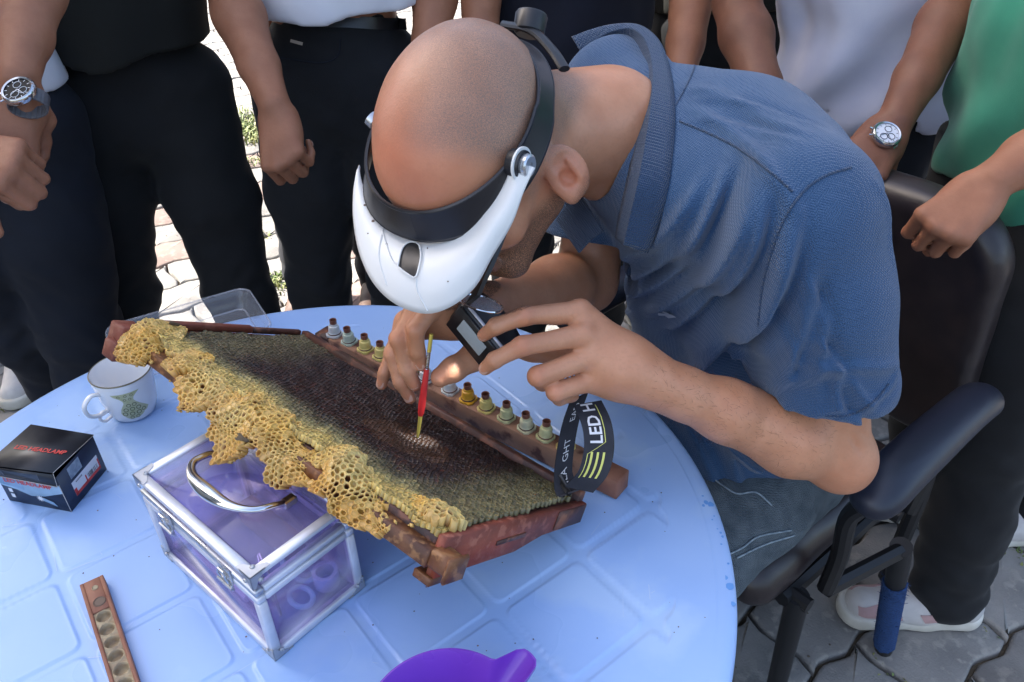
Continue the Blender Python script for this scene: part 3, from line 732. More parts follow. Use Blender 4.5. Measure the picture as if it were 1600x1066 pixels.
M_cork = mat('cup_amber', (.17, .06, .035), .3, col2=(.26, .10, .06), nscale=100, trans=.15)
kinds = ['white', 'mint', 'cream', 'cream', 'ivory', 'green', 'white', 'white', 'orange', 'cream', 'green', 'ivory', 'green', 'cream']
xs = [.035, .063, .092, .1185, .146, .174, .202, .2285]; 
tx = []
for px, py in [(525, 500), (552, 509), (577, 521), (600, 533)]: q = onz(px, py, .772)-c0; tx.append(q@cu_)
tx += [tx[-1]+.0275, tx[-1]+.055, tx[-1]+.0825]
for px, py in [(710, 584), (739, 597), (767, 611), (797, 627), (828, 643), (859, 656), (890, 672)]: q = onz(px, py, .772)-c0; tx.append(q@cu_)
kinds = ['white', 'mint', 'cream', 'cream', 'ivory', 'green', 'white', 'white', 'orange', 'cream', 'green', 'ivory', 'green', 'cream']
for i, (x, kd) in enumerate(zip(tx, kinds)):
    P = V(c0[0], c0[1], .7504)+cu_*x; F = BMx@np.array(Matrix.Rotation(R_(random.uniform(-14, 14)), 3, 'Z'))@np.array(Matrix.Rotation(R_(random.uniform(-4, 4)), 3, 'X'))
    b = MB(F, P); h = .0102; q = [(h, h*.6), (h*.6, h), (-h*.6, h), (-h, h*.6), (-h, -h*.6), (-h*.6, -h), (h*.6, -h), (h, -h*.6)]
    b.prism(q, 0, .0028); b.lathe([(.0088, .0028), (.0090, .0045), (.0080, .0058), (.0078, .0125), (.0072, .0150), (.0056, .0158), (.0055, .0185), (.0046, .0187), (.0045, .016), (0, .016)], seg=22)
    o = b.build('cell_cup', MC[kd], cb, smooth=True)
    b = MB(F, P); b.lathe([(.0047, .0165), (.0051, .0245), (.0047, .0250), (.0040, .0246), (.0036, .019), (0, .0185)], seg=20); b.build('amber_cup', M_cork, o, smooth=True)
    b = MB(F, P); b.lathe([(.0092, .0033), (.0096, .0042), (.0089, .0050)], seg=14); b.build('propolis_ring', M_wooddark, o, smooth=True)

# ------------------------------------------------------------------ wooden strip with empty cell sockets, near left corner
a0 = onz(142, 905, .735); a1 = onz(222, 1150, .735); su = nrm(a1-a0); SM = np.c_[su, np.cross(V(0, 0, 1), su), V(0, 0, 1)]
st = empty('socket_strip', V(a0[0], a0[1], .72), 'narrow reddish wooden strip with waxy round sockets lying by the front edge of the table', 'wooden strip')
SL = .30; O = V(a0[0], a0[1], .7205)
b = MB(SM, O)
for sg in (-1, 1): b.box((SL/2, sg*.0094, .0070), (SL/2, .0018, .0070), bev=.0006)
b.box((.022, 0, .0068), (.022, .0076, .0068), bev=.0004); b.box((SL/2, 0, .0022), (SL/2-.001, .0076, .0022)); b.build('strip', M_strip, st)
# waxy fill with sunk round sockets
n1, n2 = 240, 18; xx = np.linspace(.044, SL, n1); yy = np.linspace(-.0076, .0076, n2); X, Y = np.meshgrid(xx, yy, indexing='ij'); Z = .0118+.0008*wob(X, Y, 0*X, 60, 3, 3)
cx = .052+np.round((X-.052)/.0172)*.0172; rr = np.hypot(X-cx, Y-.0005*np.sin(cx*900)); Z = Z-.0060*ss(.0068, .0052, rr)+.0009*np.exp(-((rr-.0072)/.0009)**2)
i = np.arange(n1-1)[:, None]; j = np.arange(n2-1)[None, :]
o = mesh_np('wax_sockets', O+np.stack([X, Y, Z], -1).reshape(-1, 3)@SM.T, np.stack([i*n2+j, (i+1)*n2+j, (i+1)*n2+j+1, i*n2+j+1], -1).reshape(-1, 4), M_wax, st)
for k, x in enumerate([.013, .033]):
    MB(SM, O+SM@V(x, .001, .0137)).lathe([(.0, .0001), (.0046 if k else .002, .0001), (.0055 if k else .0028, .0008), (.0062 if k else .0032, .0)], seg=18).build('socket', M_waxdark if k else M_wax, st, smooth=True)

# ------------------------------------------------------------------ aluminium case with violet panels
KF = V(-.2259, .4396, .7203); ky = R_(139.1); kL = V(math.cos(ky), math.sin(ky), 0); kR = V(kL[1], -kL[0], 0)
KM = np.c_[kL, kR, V(0, 0, 1)]  # x towards the left corner, y towards the right corner
KM[:, 1] = kR; a_, b_, h_ = .194, .109, .118
ks = empty('tool_case', KF+KM@V(a_/2, b_/2, 0), 'small transparent violet case with aluminium edges and a chrome handle', 'case')
MK = lambda: MB(KM, KF)
e = .0045; LZ = .088  # lid seam
def rail(c, h, name='edge_rail', m=None, bev=.001, par=None): return MK().box(c, h, bev=bev).build(name, m or M_alub, par or ks)
for (y, s) in ((e, 0), (b_-e, 1)):
    rail((a_/2, y, e), (a_/2, e, e)); rail((a_/2, y, LZ-.004), (a_/2, e, .004)); 
for x in (e, a_-e):
    rail((x, b_/2, e), (e, b_/2-2*e, e)); rail((x, b_/2, LZ-.004), (e, b_/2-2*e, .004))
    for y in (e, b_-e): rail((x, y, LZ/2), (e, e, LZ/2-2*e))
lid = empty('case_lid', (0, 0, 0)); lid.parent = ks; lid.name = 'lid'; lid.matrix_parent_inverse = Matrix.Translation(ks.location).inverted()
def lrail(c, h, name, m): 
    o = MK().box(c, h, bev=.001).build(name, m); o.parent = lid; return o
z0, z1 = LZ+.0025, h_
for y in (e, b_-e):
    lrail((a_/2, y, (z0+z1)/2), (a_/2-.001, .0022, (z1-z0)/2-.001), 'lid_wall', M_alub if y > e else M_alu) if False else None
    lrail((a_/2, y, z1-.0028), (a_/2, .0052, .0028), 'lid_rail', M_alub); lrail((a_/2, y, z0+.0035), (a_/2, .0045, .0035), 'lid_rail', M_alu)
for x in (e, a_-e):
    lrail((x, b_/2, z1-.0028), (.0052, b_/2-.0105, .0028), 'lid_rail', M_alub); lrail((x, b_/2, z0+.0035), (.0045, b_/2-.0095, .0035), 'lid_rail', M_alub)
# violet panels
def panel(c, h, par): o = MK().box(c, h).build('panel', M_acryl, None); o.parent = par; 
for par, za, zb in ((ks, .009, LZ-.008), (lid, z0+.007, z1-.0056)):
    cz, hz = (za+zb)/2, (zb-za)/2
    for y in (e, b_-e):
        o = MK().box((a_/2, y, cz), (a_/2-2*e, .0011, hz)).build('panel', M_acryl, None); o.parent = par
        if par is ks: o.matrix_parent_inverse = Matrix.Translation(ks.location).inverted()
    for x in (e, a_-e):
        o = MK().box((x, b_/2, cz), (.0011, b_/2-2*e, hz)).build('panel', M_acryl, None); o.parent = par
        if par is ks: o.matrix_parent_inverse = Matrix.Translation(ks.location).inverted()
o = MK().box((a_/2, b_/2, z1-.0022), (a_/2-.0106, b_/2-.0106, .0011)).build('panel', M_acryl, None); o.parent = lid
MK().box((a_/2, b_/2, .004), (a_/2-2*e, b_/2-2*e, .0012)).build('base_panel', M_acryl, ks)
# corner caps: three-way pressed plates with a rivet each
M_cap = mat('corner_plate', (.50, .50, .50), .35, metal=.7, col2=(.4, .42, .46), nscale=50, rvar=.1)
def corner(x, y, z, sx, sy, sz, par):
    g_ = MK(); L_, t = .021, .0007
    def plate(ax, sg, at_, u, v, su_, sv_, L=L_):
        pts = [(0, 0), (L, 0), (L*.95, L*.22), (L*.6, L*.42), (L*.42, L*.6), (L*.22, L*.95), (0, L)]; P = []
        for o_ in (0, t):
            for p, q in pts:
                c = [0, 0, 0]; c[ax] = at_+sg*o_; c[u] = (x, y, z)[u]+su_*(p-t); c[v] = (x, y, z)[v]+sv_*(q-t); P.append(c)
        n = len(pts); g_.add(P, [list(range(n)), [n+i for i in range(n)][::-1]]+[[i, (i+1) % n, n+(i+1) % n, n+i] for i in range(n)])
        c = [0, 0, 0]; c[ax] = at_+sg*(t+.0006); c[u] = (x, y, z)[u]+su_*.0085; c[v] = (x, y, z)[v]+sv_*.0085
        Mx = np.eye(3)[:, [u, v, ax]].copy(); Mx[:, 2] *= sg; g_.lathe([(.0024, -.0006), (.0022, .0004), (.0013, .0010), (.0009, .0004), (0, .0004)], c=c, seg=12, M=Mx)
    plate(0, -sx, x, 1, 2, sy, sz, .016); plate(1, -sy, y, 0, 2, sx, sz, .016); plate(2, -sz, z, 0, 1, sx, sy)
    o = g_.build('corner_plate', M_cap, None, smooth=True); o.parent = par
    if par is ks: o.matrix_parent_inverse = Matrix.Translation(ks.location).inverted()
for x, sx in ((0, 1), (a_, -1)):
    for y, sy in ((0, 1), (b_, -1)):
        corner(x, y, 0, sx, sy, 1, ks); corner(x, y, h_, sx, sy, -1, lid)
# latches on the long face
for x in (.045, .145):
    l = MK(); l.box((x, -.0012, LZ+.003), (.009, .0010, .010), bev=.0004); l.box((x, -.003, LZ-.008), (.011, .0013, .004), bev=.0006)
    l.tube([V(x-.006, -.003, LZ-.008), V(x-.006, -.0055, LZ+.004), V(x-.004, -.0045, LZ+.010), V(x+.004, -.0045, LZ+.010), V(x+.006, -.0055, LZ+.004), V(x+.006, -.003, LZ-.008)], .0009, 8)
    l.tube([V(x-.011, -.0045, LZ-.008), V(x+.011, -.0045, LZ-.008)], .0018, 8); l.tube([V(x-.009, -.003, LZ+.004), V(x+.009, -.003, LZ+.004)], .0014, 8); l.build('latch', M_alu, ks, smooth=True)
# handle: swelling chrome grip lying over the lid
hx0, hx1, hy = .030, .150, b_*.55
hp = smoothpath([V(.148, .070, z1+.005), V(.149, .058, z1+.012), V(.144, .040, z1+.018), V(.125, .028, z1+.021), V(.097, .025, z1+.021), V(.068, .028, z1+.021), V(.048, .040, z1+.018), V(.043, .058, z1+.012), V(.044, .070, z1+.005)], 6)
nn = len(hp); rad = [.0037+.0042*math.exp(-((i/(nn-1)-.5)/.13)**2) for i in range(nn)]
o = MK().tube(hp, rad, 16, flat=.85).build('handle', M_chrome, None, smooth=True); o.parent = lid
for x in (.148, .044):
    o = MK().box((x, .074, z1+.004), (.0045, .0075, .0045), bev=.0015).build('handle_mount', M_chrome, None, smooth=True); o.parent = lid
# things seen through the panels
def inside(name, lab, cat, fn, m, sm=True): return fn(MK()).build(name, m, None, smooth=sm, label=lab, cat=cat)
inside('syringe', 'white plastic syringe lying along the floor inside the violet case', 'syringe', lambda g_: g_.tube([V(.165, .022, .0115), V(.07, .022, .0115)], .0058, 12).tube([V(.07, .022, .0115), V(.045, .022, .0115)], .002, 8).tube([V(.045, .022, .0115), V(.043, .022, .0115)], .006, 12), mat('syringe_plastic', (.75, .75, .8), .35))
inside('tweezers', 'thin steel tweezers lying inside the violet case', 'tweezers', lambda g_: g_.tube([V(.03, .03, .008), V(.08, .052, .011), V(.11, .062, .008)], .0016, 8).tube([V(.03, .03, .008), V(.082, .046, .011), V(.11, .060, .008)], .0016, 8), M_chrome)
inside('scissors', 'small scissors with pale blue finger rings inside the violet case', 'scissors', lambda g_: g_.tube([V(.03+.014*math.cos(a), .055+.010*math.sin(a), .012) for a in np.arange(16)*.3927], .0028, 8, closed=True).tube([V(.052+.013*math.cos(a), .075+.009*math.sin(a), .012) for a in np.arange(16)*.3927], .0028, 8, closed=True).tube([V(.06, .062, .012), V(.12, .085, .010)], .003, 6), mat('scissor_plastic', (.35, .6, .7), .4))
inside('plastic_roll', 'clear plastic roll resting in the corner of the violet case', 'roll', lambda g_: g_.lathe([(.009, 0), (.013, 0), (.013, .018), (.009, .018), (.009, 0)], c=(.028, .085, .0065), seg=24), mat('roll_plastic', (.6, .7, .78), .25))
inside('card_packet', 'brown card packet standing against the far wall inside the violet case', 'packet', lambda g_: g_.box((.12, .086, .020), (.045, .010, .014), bev=.001), mat('card_brown', (.34, .20, .18), .8, col2=(.26, .15, .14), nscale=40), False)

# ------------------------------------------------------------------ headlamp box
bx = empty('headlamp_box', V(-.53, .66, .72), 'black LED headlamp carton with a half open lid beside the coffee cup', 'box')
B0 = V(-.5, .63, .7203); bL = nrm(V(-.577, .649, 0)-V(-.5, .63, 0)); bR = nrm(V(-.488, .696, 0)-V(-.5, .63, 0)); BMt = np.c_[bL, bR, V(0, 0, 1)]; bl, br, bh = .082, .069, .053
def BP(x, y, z): return B0+BMt@V(x, y, z)
g_ = MB(BMt, B0)
t = .0008
g_.box((bl/2, t/2, bh/2), (bl/2, t/2, bh/2)); g_.box((bl/2, br-t/2, bh/2), (bl/2, t/2, bh/2)); g_.box((t/2, br/2, bh/2), (t/2, br/2-t, bh/2)); g_.box((bl-t/2, br/2, bh/2), (t/2, br/2-t, bh/2)); g_.box((bl/2, br/2, t/2), (bl/2-t, br/2-t, t/2)); g_.build('carton', M_boxnavy, bx)
# lid, hinged at the back, front lifted, with a front flap
lf = .009
TL = [BP(-.001, -.001, bh+lf), BP(bl+.002, -.004, bh+lf*.75), BP(bl+.002, br+.001, bh+.001), BP(-.001, br+.001, bh+.001)]
mid = (TL[0]+TL[1])/2
g_ = MB(); g_.add([p+V(0, 0, .0005) for p in TL]+[p-V(0, 0, .0005) for p in TL], [[0, 1, 2, 3], [7, 6, 5, 4], [0, 4, 5, 1], [1, 5, 6, 2], [2, 6, 7, 3], [3, 7, 4, 0]]); lidb = g_.build('lid', M_boxblack, bx)
fl0, fl1 = TL[0]-V(0, 0, .001), TL[1]-V(0, 0, .001); fo = BMt@V(0, -.0016, 0)
g_ = MB(); q = [fl0+fo, fl1+fo, BP(bl+.001, -.0030, bh-.010), BP(.0, -.0026, bh-.011)]; g_.add(q+[p-fo*.4 for p in q], [[0, 1, 2, 3], [7, 6, 5, 4], [0, 4, 5, 1], [1, 5, 6, 2], [2, 6, 7, 3], [3, 7, 4, 0]]); g_.build('flap', M_boxblack, bx)
for p, q in ((fl0, BP(.0, -.0026, bh-.011)), (TL[0], TL[3]), (BP(0, -.0026, bh-.011), BP(bl, -.003, bh-.010)), (BP(0, 0, 0), BP(0, 0, bh-.011))):
    MB().tube([p, q], .0004, 5).build('worn_edge', M_edge, bx)
# prints: front face faces -y local
def FQ(name, pts, m, lift=.0004): return MB().add([BP(x, -lift, z) for x, z in pts], [list(range(len(pts)))]).build(name, m, bx)
FQ('print_sweep', [(.0, bh-.012), (bl, bh-.009), (bl, bh*.50), (bl*.75, bh*.42), (bl*.55, bh*.30), (bl*.33, bh*.36), (.0, bh*.55)][::-1], mat('print_sky', (.10, .16, .22), .4, col2=(.32, .46, .6), nscale=14))
FQ('print_pale', [(bl*.62, bh-.0105), (bl, bh-.009), (bl, bh*.54), (bl*.8, bh*.50), (bl*.62, bh*.46)][::-1], M_boxpale, .0006)
FQ('print_beam', [(bl*.18, bh*.10), (bl*.22, bh*.22), (bl*.40, bh*.33), (bl*.44, bh*.25), (bl*.36, bh*.20)][::-1], M_boxpale, .0006)
sp = MB(); cxx, czz = bl*.415, bh*.28; pts = []
for k in range(20): r = .0055 if k % 2 else .0022; pts.append(BP(cxx+r*math.cos(k*.314), -.0009, czz+r*math.sin(k*.314)))
sp.add(pts, [list(range(20))]); sp.build('print_star', M_white, bx)
for k in range(2): FQ('print_icon', [(bl*.90, bh*(.16+.16*k)), (bl*.90, bh*(.27+.16*k)), (bl*.84, bh*(.27+.16*k)), (bl*.84, bh*(.16+.16*k))], M_white, .0007)
put_text('lettering', 'LED HEADLAMP', .0088, BP(bl*.90, -.001, bh*.63), -bL, V(0, 0, 1), M_red, bx, 0, bold=True)
put_text('lettering', 'LED HEADLAMP', .0092, TL[1]+(TL[2]-TL[1])*.40+(TL[0]-TL[1])*.14+V(0, 0, .0009), TL[0]-TL[1], (TL[2]-TL[1]), M_red, bx, .0002, bold=True)
put_text('lettering', '100000', .0028, BP(bl*.76, -.001, bh*.14), -bL, V(0, 0, 1), M_white, bx, 0) if False else None
# side face (x=0) with sticker
def SQ(name, pts, m, lift=.0004): return MB().add([BP(-lift, y, z) for y, z in pts], [list(range(len(pts)))]).build(name, m, bx)
SQ('sticker', [(br*.22, .010), (br*.90, .010), (br*.90, .030), (br*.22, .030)], M_white)
SQ('sticker_band', [(br*.22, .010), (br*.90, .010), (br*.90, .014), (br*.22, .014)], M_red, .0006); SQ('sticker_band', [(br*.22, .010), (br*.28, .010), (br*.28, .020), (br*.22, .020)], M_red, .0006)
SQ('sticker_band', [(br*.52, .010), (br*.55, .010), (br*.55, .022), (br*.52, .022)], M_red, .0006); SQ('sticker_band', [(br*.87, .010), (br*.90, .010), (br*.90, .025), (br*.87, .025)], M_red, .0006)
SQ('print_photo', [(br*.25, .034), (br*.55, .034), (br*.55, .050), (br*.25, .050)], M_grey)
bc = MB()
for k in range(26):
    y = br*.58+k*.00068
    if random.random() < .7: bc.add([BP(-.0007, y, .0145), BP(-.0007, y+.0004*random.uniform(.6, 1.4), .0145), BP(-.0007, y+.0004, .021), BP(-.0007, y, .021)], [[0, 1, 2, 3]])
for k in range(7): bc.add([BP(-.0007, br*.31+k*.0017, .0255), BP(-.0007, br*.31+k*.0017+.001, .0255), BP(-.0007, br*.31+k*.0017+.001, .0275), BP(-.0007, br*.31+k*.0017, .0275)], [[0, 1, 2, 3]])
bc.build('barcode', M_black, bx)

# ------------------------------------------------------------------ coffee cup
cc = onz(207, 652, .7203)+V(-.002, .014, 0); cc[2] = .7203
cp = empty('coffee_cup', cc, 'white coffee cup with an olive beaded motif, left of the comb', 'cup')
prof_ = [(0, .003), (.019, .003), (.020, 0), (.024, 0), (.0275, .004), (.0315, .016), (.0345, .035), (.0368, .058), (.0375, .066), (.0368, .067), (.0355, .064), (.0332, .036), (.030, .016), (.024, .007), (0, .006)]
MB().lathe(prof_, c=cc, seg=72).build('body', M_cup, cp, smooth=True, angle=60)
MB().lathe([(.0376, .0655), (.0379, .0668), (.0371, .0676), (.0364, .0670)], c=cc, seg=72).build('rim', M_gold, cp, smooth=True)
hd = nrm(onz(135, 632, .76)-onz(185, 600, .76)); hd[2] = 0; hd = nrm(hd)
lp = smoothpath([cc+hd*.0345+V(0, 0, .050), cc+hd*.046+V(0, 0, .056), cc+hd*.058+V(0, 0, .048), cc+hd*.057+V(0, 0, .033), cc+hd*.046+V(0, 0, .025), cc+hd*.0325+V(0, 0, .024)], 7)
MB().tube(lp, .0036, 12, flat=.7).build('handle', M_cup, cp, smooth=True)
lp = smoothpath([cc+hd*.033+V(0, 0, .024), cc+hd*.041+V(0, 0, .026), cc+hd*.046+V(0, 0, .019), cc+hd*.041+V(0, 0, .012), cc+hd*.031+V(0, 0, .013)], 6)
MB().tube(lp, .0026, 10, flat=.7).build('handle_scroll', M_cup, cp, smooth=True)
# motif wrapped on the wall
fc = math.atan2(*(onz(203, 640, .74)-cc)[[1, 0]]); fc = math.atan2(CAM[1]-cc[1]-.0, CAM[0]-cc[0])-R_(2)
def cupP(u, z, lift=.0003):
    pr = prof_[4:9]; r = np.interp(z, [q[1] for q in pr], [q[0] for q in pr])+lift; a = fc+u/.036; return cc+V(r*math.cos(a), r*math.sin(a), z)
def cuppatch(pl, name, m, lift):
    # pl: rows (z, u0, u1)
    rows = [[cupP(u, z, lift) for u in np.linspace(u0, u1, 10)] for z, u0, u1 in pl]; return MB().sheet(rows).build(name, m, cp, smooth=True)
cuppatch([(.054, -.021, .014), (.050, -.018, .009), (.046, -.012, .005), (.042, -.009, .004), (.038, -.009, .006)], 'motif', M_motif, .0003)
cuppatch([(.038, -.009, .006), (.033, -.012, .010), (.028, -.015, .015), (.022, -.017, .021), (.018, -.016, .018), (.012, -.012, .010), (.009, -.008, .004)], 'motif', M_motif, .0003)
md = MB()
for (u, z, r) in [(-.004, .034, .003), (.003, .034, .003), (-.009, .027, .0034), (-.001, .027, .0034), (.007, .027, .0034), (-.012, .020, .0036), (-.003, .019, .0036), (.006, .019, .0036), (.013, .021, .003), (-.012, .050, .002), (-.004, .050, .002), (.003, .050, .002), (-.006, .044, .002), (.000, .044, .002), (-.005, .012, .003), (.003, .012, .003)]:
    for k in range(12):
        a, a2 = k*.5236, (k+1)*.5236; md.add([cupP(u+r*math.cos(a), z+r*math.sin(a), .0005), cupP(u+r*math.cos(a2), z+r*math.sin(a2), .0005), cupP(u+r*.62*math.cos(a2), z+r*.62*math.sin(a2), .0006), cupP(u+r*.62*math.cos(a), z+r*.62*math.sin(a), .0006)], [[0, 1, 2, 3]])
md.build('motif_rings', M_motifd, cp)

# ------------------------------------------------------------------ clear plastic box lid behind the comb
q0, q1 = onz(178, 545, .725), onz(400, 512, .725); 
cq = [onz(170, 535, .722), onz(392, 470, .722), onz(402, 535, .722), onz(180, 612, .722)]
pu = nrm(cq[1]-cq[0]); pv = nrm(cq[3]-cq[0]-pu*((cq[3]-cq[0])@pu)); PM = np.c_[pu, pv, V(0, 0, 1)]; pl_, pw_ = np.linalg.norm(cq[1]-cq[0]), .135
pc = empty('plastic_container', cq[0]+PM@V(pl_/2, pw_/2, 0), 'clear rectangular plastic food tray half hidden behind the comb', 'container')
def rr_loop(x0, x1, y0, y1, r, z, n=6):
    out = []
    for cx_, cy_, a0_ in ((x1-r, y1-r, 0), (x0+r, y1-r, 90), (x0+r, y0+r, 180), (x1-r, y0+r, 270)):
        for k in range(n+1): a = R_(a0_+90*k/n); out.append(V(cx_+r*math.cos(a), cy_+r*math.sin(a), z))
    return out
loops = []
for ins, z, r in ((-.001, .026, .021), (0, .028, .020), (.005, .028, .018), (.007, .026, .017), (.009, .020, .016), (.011, .010, .015), (.014, .003, .014), (.018, .0008, .012)):
    loops.append(rr_loop(ins, pl_-ins, ins, pw_-ins, r, z))
nL = len(loops[0]); vs = [p for l in loops for p in l]; fs = [[a*nL+k, a*nL+(k+1) % nL, (a+1)*nL+(k+1) % nL, (a+1)*nL+k] for a in range(len(loops)-1) for k in range(nL)]+[[(len(loops)-1)*nL+k for k in range(nL)]]
MB(PM, V(cq[0][0], cq[0][1], .7205)).add(vs, fs).build('tray', M_clear, pc, smooth=True)
MB(PM, V(cq[0][0], cq[0][1], .7205)).tube(rr_loop(.001, pl_-.001, .001, pw_-.001, .02, .0285), .0014, 8, closed=True).build('rim', M_clear, pc, smooth=True)
MB(PM, V(cq[0][0], cq[0][1], .7205)).tube(rr_loop(.016, pl_-.016, .016, pw_-.016, .012, .0025), .0012, 6, closed=True).build('rib', M_clear, pc, smooth=True)

# ------------------------------------------------------------------ purple bowl at the bottom edge
bc0 = onz(700, 1100, .745); bwl = empty('bowl', V(bc0[0], bc0[1], .72), 'glossy purple plastic bowl with a pouring tab at the bottom edge', 'bowl')
rT = .0; A1, A2 = onz(582, 1063, .775), onz(770, 1030, .775)
bcx = onz(695, 1130, .775); Rb = np.linalg.norm((onz(690, 1016, .775)-bcx)[:2]); 
rows = []
ta = math.atan2(*(onz(815, 1035, .775)-bcx)[[1, 0]])
for (rf, z) in [(.02, .004), (.62, .004), (.70, .010), (.86, .034), (.97, .052), (.995, .055), (1.02, .055), (1.0, .050), (.88, .032), (.72, .006), (.6, .0), (.02, .0)]:
    row = []
    for k in range(121):
        a = 2*math.pi*k/120; dlt = (a-ta+math.pi) % (2*math.pi)-math.pi
        ext = .40*math.exp(-(dlt/.19)**4)*ss(.8, .95, rf); zz = z
        row.append(V(bcx[0]+Rb*(rf+ext)*math.cos(a), bcx[1]+Rb*(rf+ext)*math.sin(a), .7205+zz))
    rows.append(row)
MB().sheet(rows).build('body', M_purple, bwl, smooth=True, angle=50)
# ------------------------------------------------------------------ chair
ch = empty('armchair', (.40, .97, 0), 'black leather office armchair with padded arms under the seated man', 'chair')
cf = nrm(V(-.77, -.64, 0)); cl_ = nrm(V(.64, -.77, 0)); CMx = np.c_[cf, cl_, V(0, 0, 1)]; CO = V(.385, .995, 0)   # x forward, y to the sitter's left, z up
def soft(name, c, h, r, hh, m, par, M=None, puff=0, seed=0, carve=None):
    c = np.asarray(c); s = SDF(c-np.linalg.norm(h)-.02, c+np.linalg.norm(h)+.02, hh); s.rbox(c, h, r, M=CMx if M is None else M)
    if carve: carve(s)
    s.displace(lambda x, y, z: puff*wob(x, y, z, 7, seed, 2)); v, f = s.mesh(2); return mesh_np(name, v, f, m, par)
seat = soft('seat', CO+CMx@V(.02, 0, .435), (.21, .205, .042), .040, .006, M_leather, ch, puff=.003)
bt = nrm(CMx@V(.22, 0, 1)); BKM = np.c_[np.cross(cl_, bt), cl_, bt]
backc = CO+CMx@V(-.235, 0, .69); s = SDF(backc-.36, backc+.36, .006); s.plate(backc, .235, .225, .085, .034, BKM, er=.026); s.displace(lambda x, y, z: .002*wob(x, y, z, 7, 0, 2)); v, f = s.mesh(2); back = mesh_np('backrest', v, f, M_leather, ch)
back_ = None and soft('backrest', CO+CMx@V(-.225, 0, .655), (.033, .212, .215), .032, .006, M_leather, ch, M=BKM, puff=.002,
            carve=lambda s: s.ell(CO+CMx@V(-.235, 0, .64), (.09, .275, .285), M=BKM, mode='and', k=0) if False else None)
for sg in (1, -1):
    y = .272*sg
    pad = smoothpath([V(.155, y, .652), V(.11, y, .664), V(.02, y, .668), V(-.10, y, .664), V(-.155, y, .652)], 6)
    s = SDF(CO+CMx@V(0, y, .66)-.24, CO+CMx@V(0, y, .66)+.24, .005)
    pw = [CO+CMx@p for p in pad]; s.chain(pw, [.017+.006*math.sin(math.pi*min(1, .15+i/(len(pw)-1)*.8)) for i in range(len(pw))], k=.01, lat=cl_, sc=1.3); v, f = s.mesh(2)
    mesh_np('armrest_pad', v, f, M_pad, ch)
    W3 = lambda *p: CO+CMx@V(*p)
    ya = .235*sg
    MB().tube(smoothpath([W3(.12, y, .635), W3(.10, ya, .56), W3(.09, .235*sg, .47), W3(.10, .235*sg, .40)], 6), .013, 10).build('arm_post', M_tube, ch, smooth=True)
    MB().tube(smoothpath([W3(-.10, y, .64), W3(-.16, ya, .57), W3(-.17, .235*sg, .47), W3(-.15, .235*sg, .39)], 6), .013, 10).build('arm_post', M_tube, ch, smooth=True)
fl = [onz(1195, 1118, 0.), V(.708, .911, 0)]
W3 = lambda *p: CO+CMx@V(*p)
legt = [(W3(.14, .215, .40), V(.455, .79, 0)), (W3(-.05, .27, .41), V(.708, .911, 0)), (W3(.14, -.215, .40), W3(.22, -.27, 0)), (W3(-.17, -.20, .40), W3(-.26, -.27, 0)), ]
for a_l, b_l in legt: MB().tube([a_l, b_l], [.017, .016], 12).build('leg', M_tube, ch, smooth=True)
MB().tube([W3(-.27, .20, .62), W3(-.20, .23, .38), W3(-.19, .23, .18)], .014, 10).build('leg', M_tube, ch, smooth=True)
for x in (-.12, .14): MB().tube([W3(x, -.215, .395), W3(x, .235, .395)], .012, 8).build('crossbar', M_tube, ch, smooth=True)
for sg in (-1, 1): MB().tube(smoothpath([W3(.16, .2*sg, .395), W3(-.14, .2*sg, .39), W3(-.25, .2*sg, .46), W3(-.27, .2*sg, .70)], 6), .013, 8).build('back_tube', M_tube, ch, smooth=True)
MB().tube([W3(-.05, .27, .40), W3(.10, .235, .40)], .013, 8).build('crossbar', M_tube, ch, smooth=True)
# blue cord wound round the lower part of the nearer rear leg
a_l, b_l = legt[1]; ax_ = nrm(b_l-a_l); ln = np.linalg.norm(b_l-a_l); e1 = nrm(np.cross(ax_, V(0, 0, 1))); e2 = np.cross(ax_, e1); pts = []
for k in range(60*9):
    t = k/9; d = .13+(ln-.16)*t/60; a = t*2*math.pi; rr = .0178+.0005*math.sin(k*1.7); pts.append(a_l+ax_*d+rr*(math.cos(a)*e1+math.sin(a)*e2))
rp_ = MB().tube(pts, .0026, 6); 
for _ in range(160):
    d = .125+random.uniform(0, .05) if random.random() < .6 else random.uniform(.13, ln-.05); a = random.uniform(0, 6.28); n = math.cos(a)*e1+math.sin(a)*e2; p = a_l+ax_*d+n*.018
    rp_.tube([p, p+n*random.uniform(.002, .007)-ax_*random.uniform(-.004, .012)], .0004, 4)
rp_.build('cord_wrap', M_rope, ch, smooth=True, angle=None)
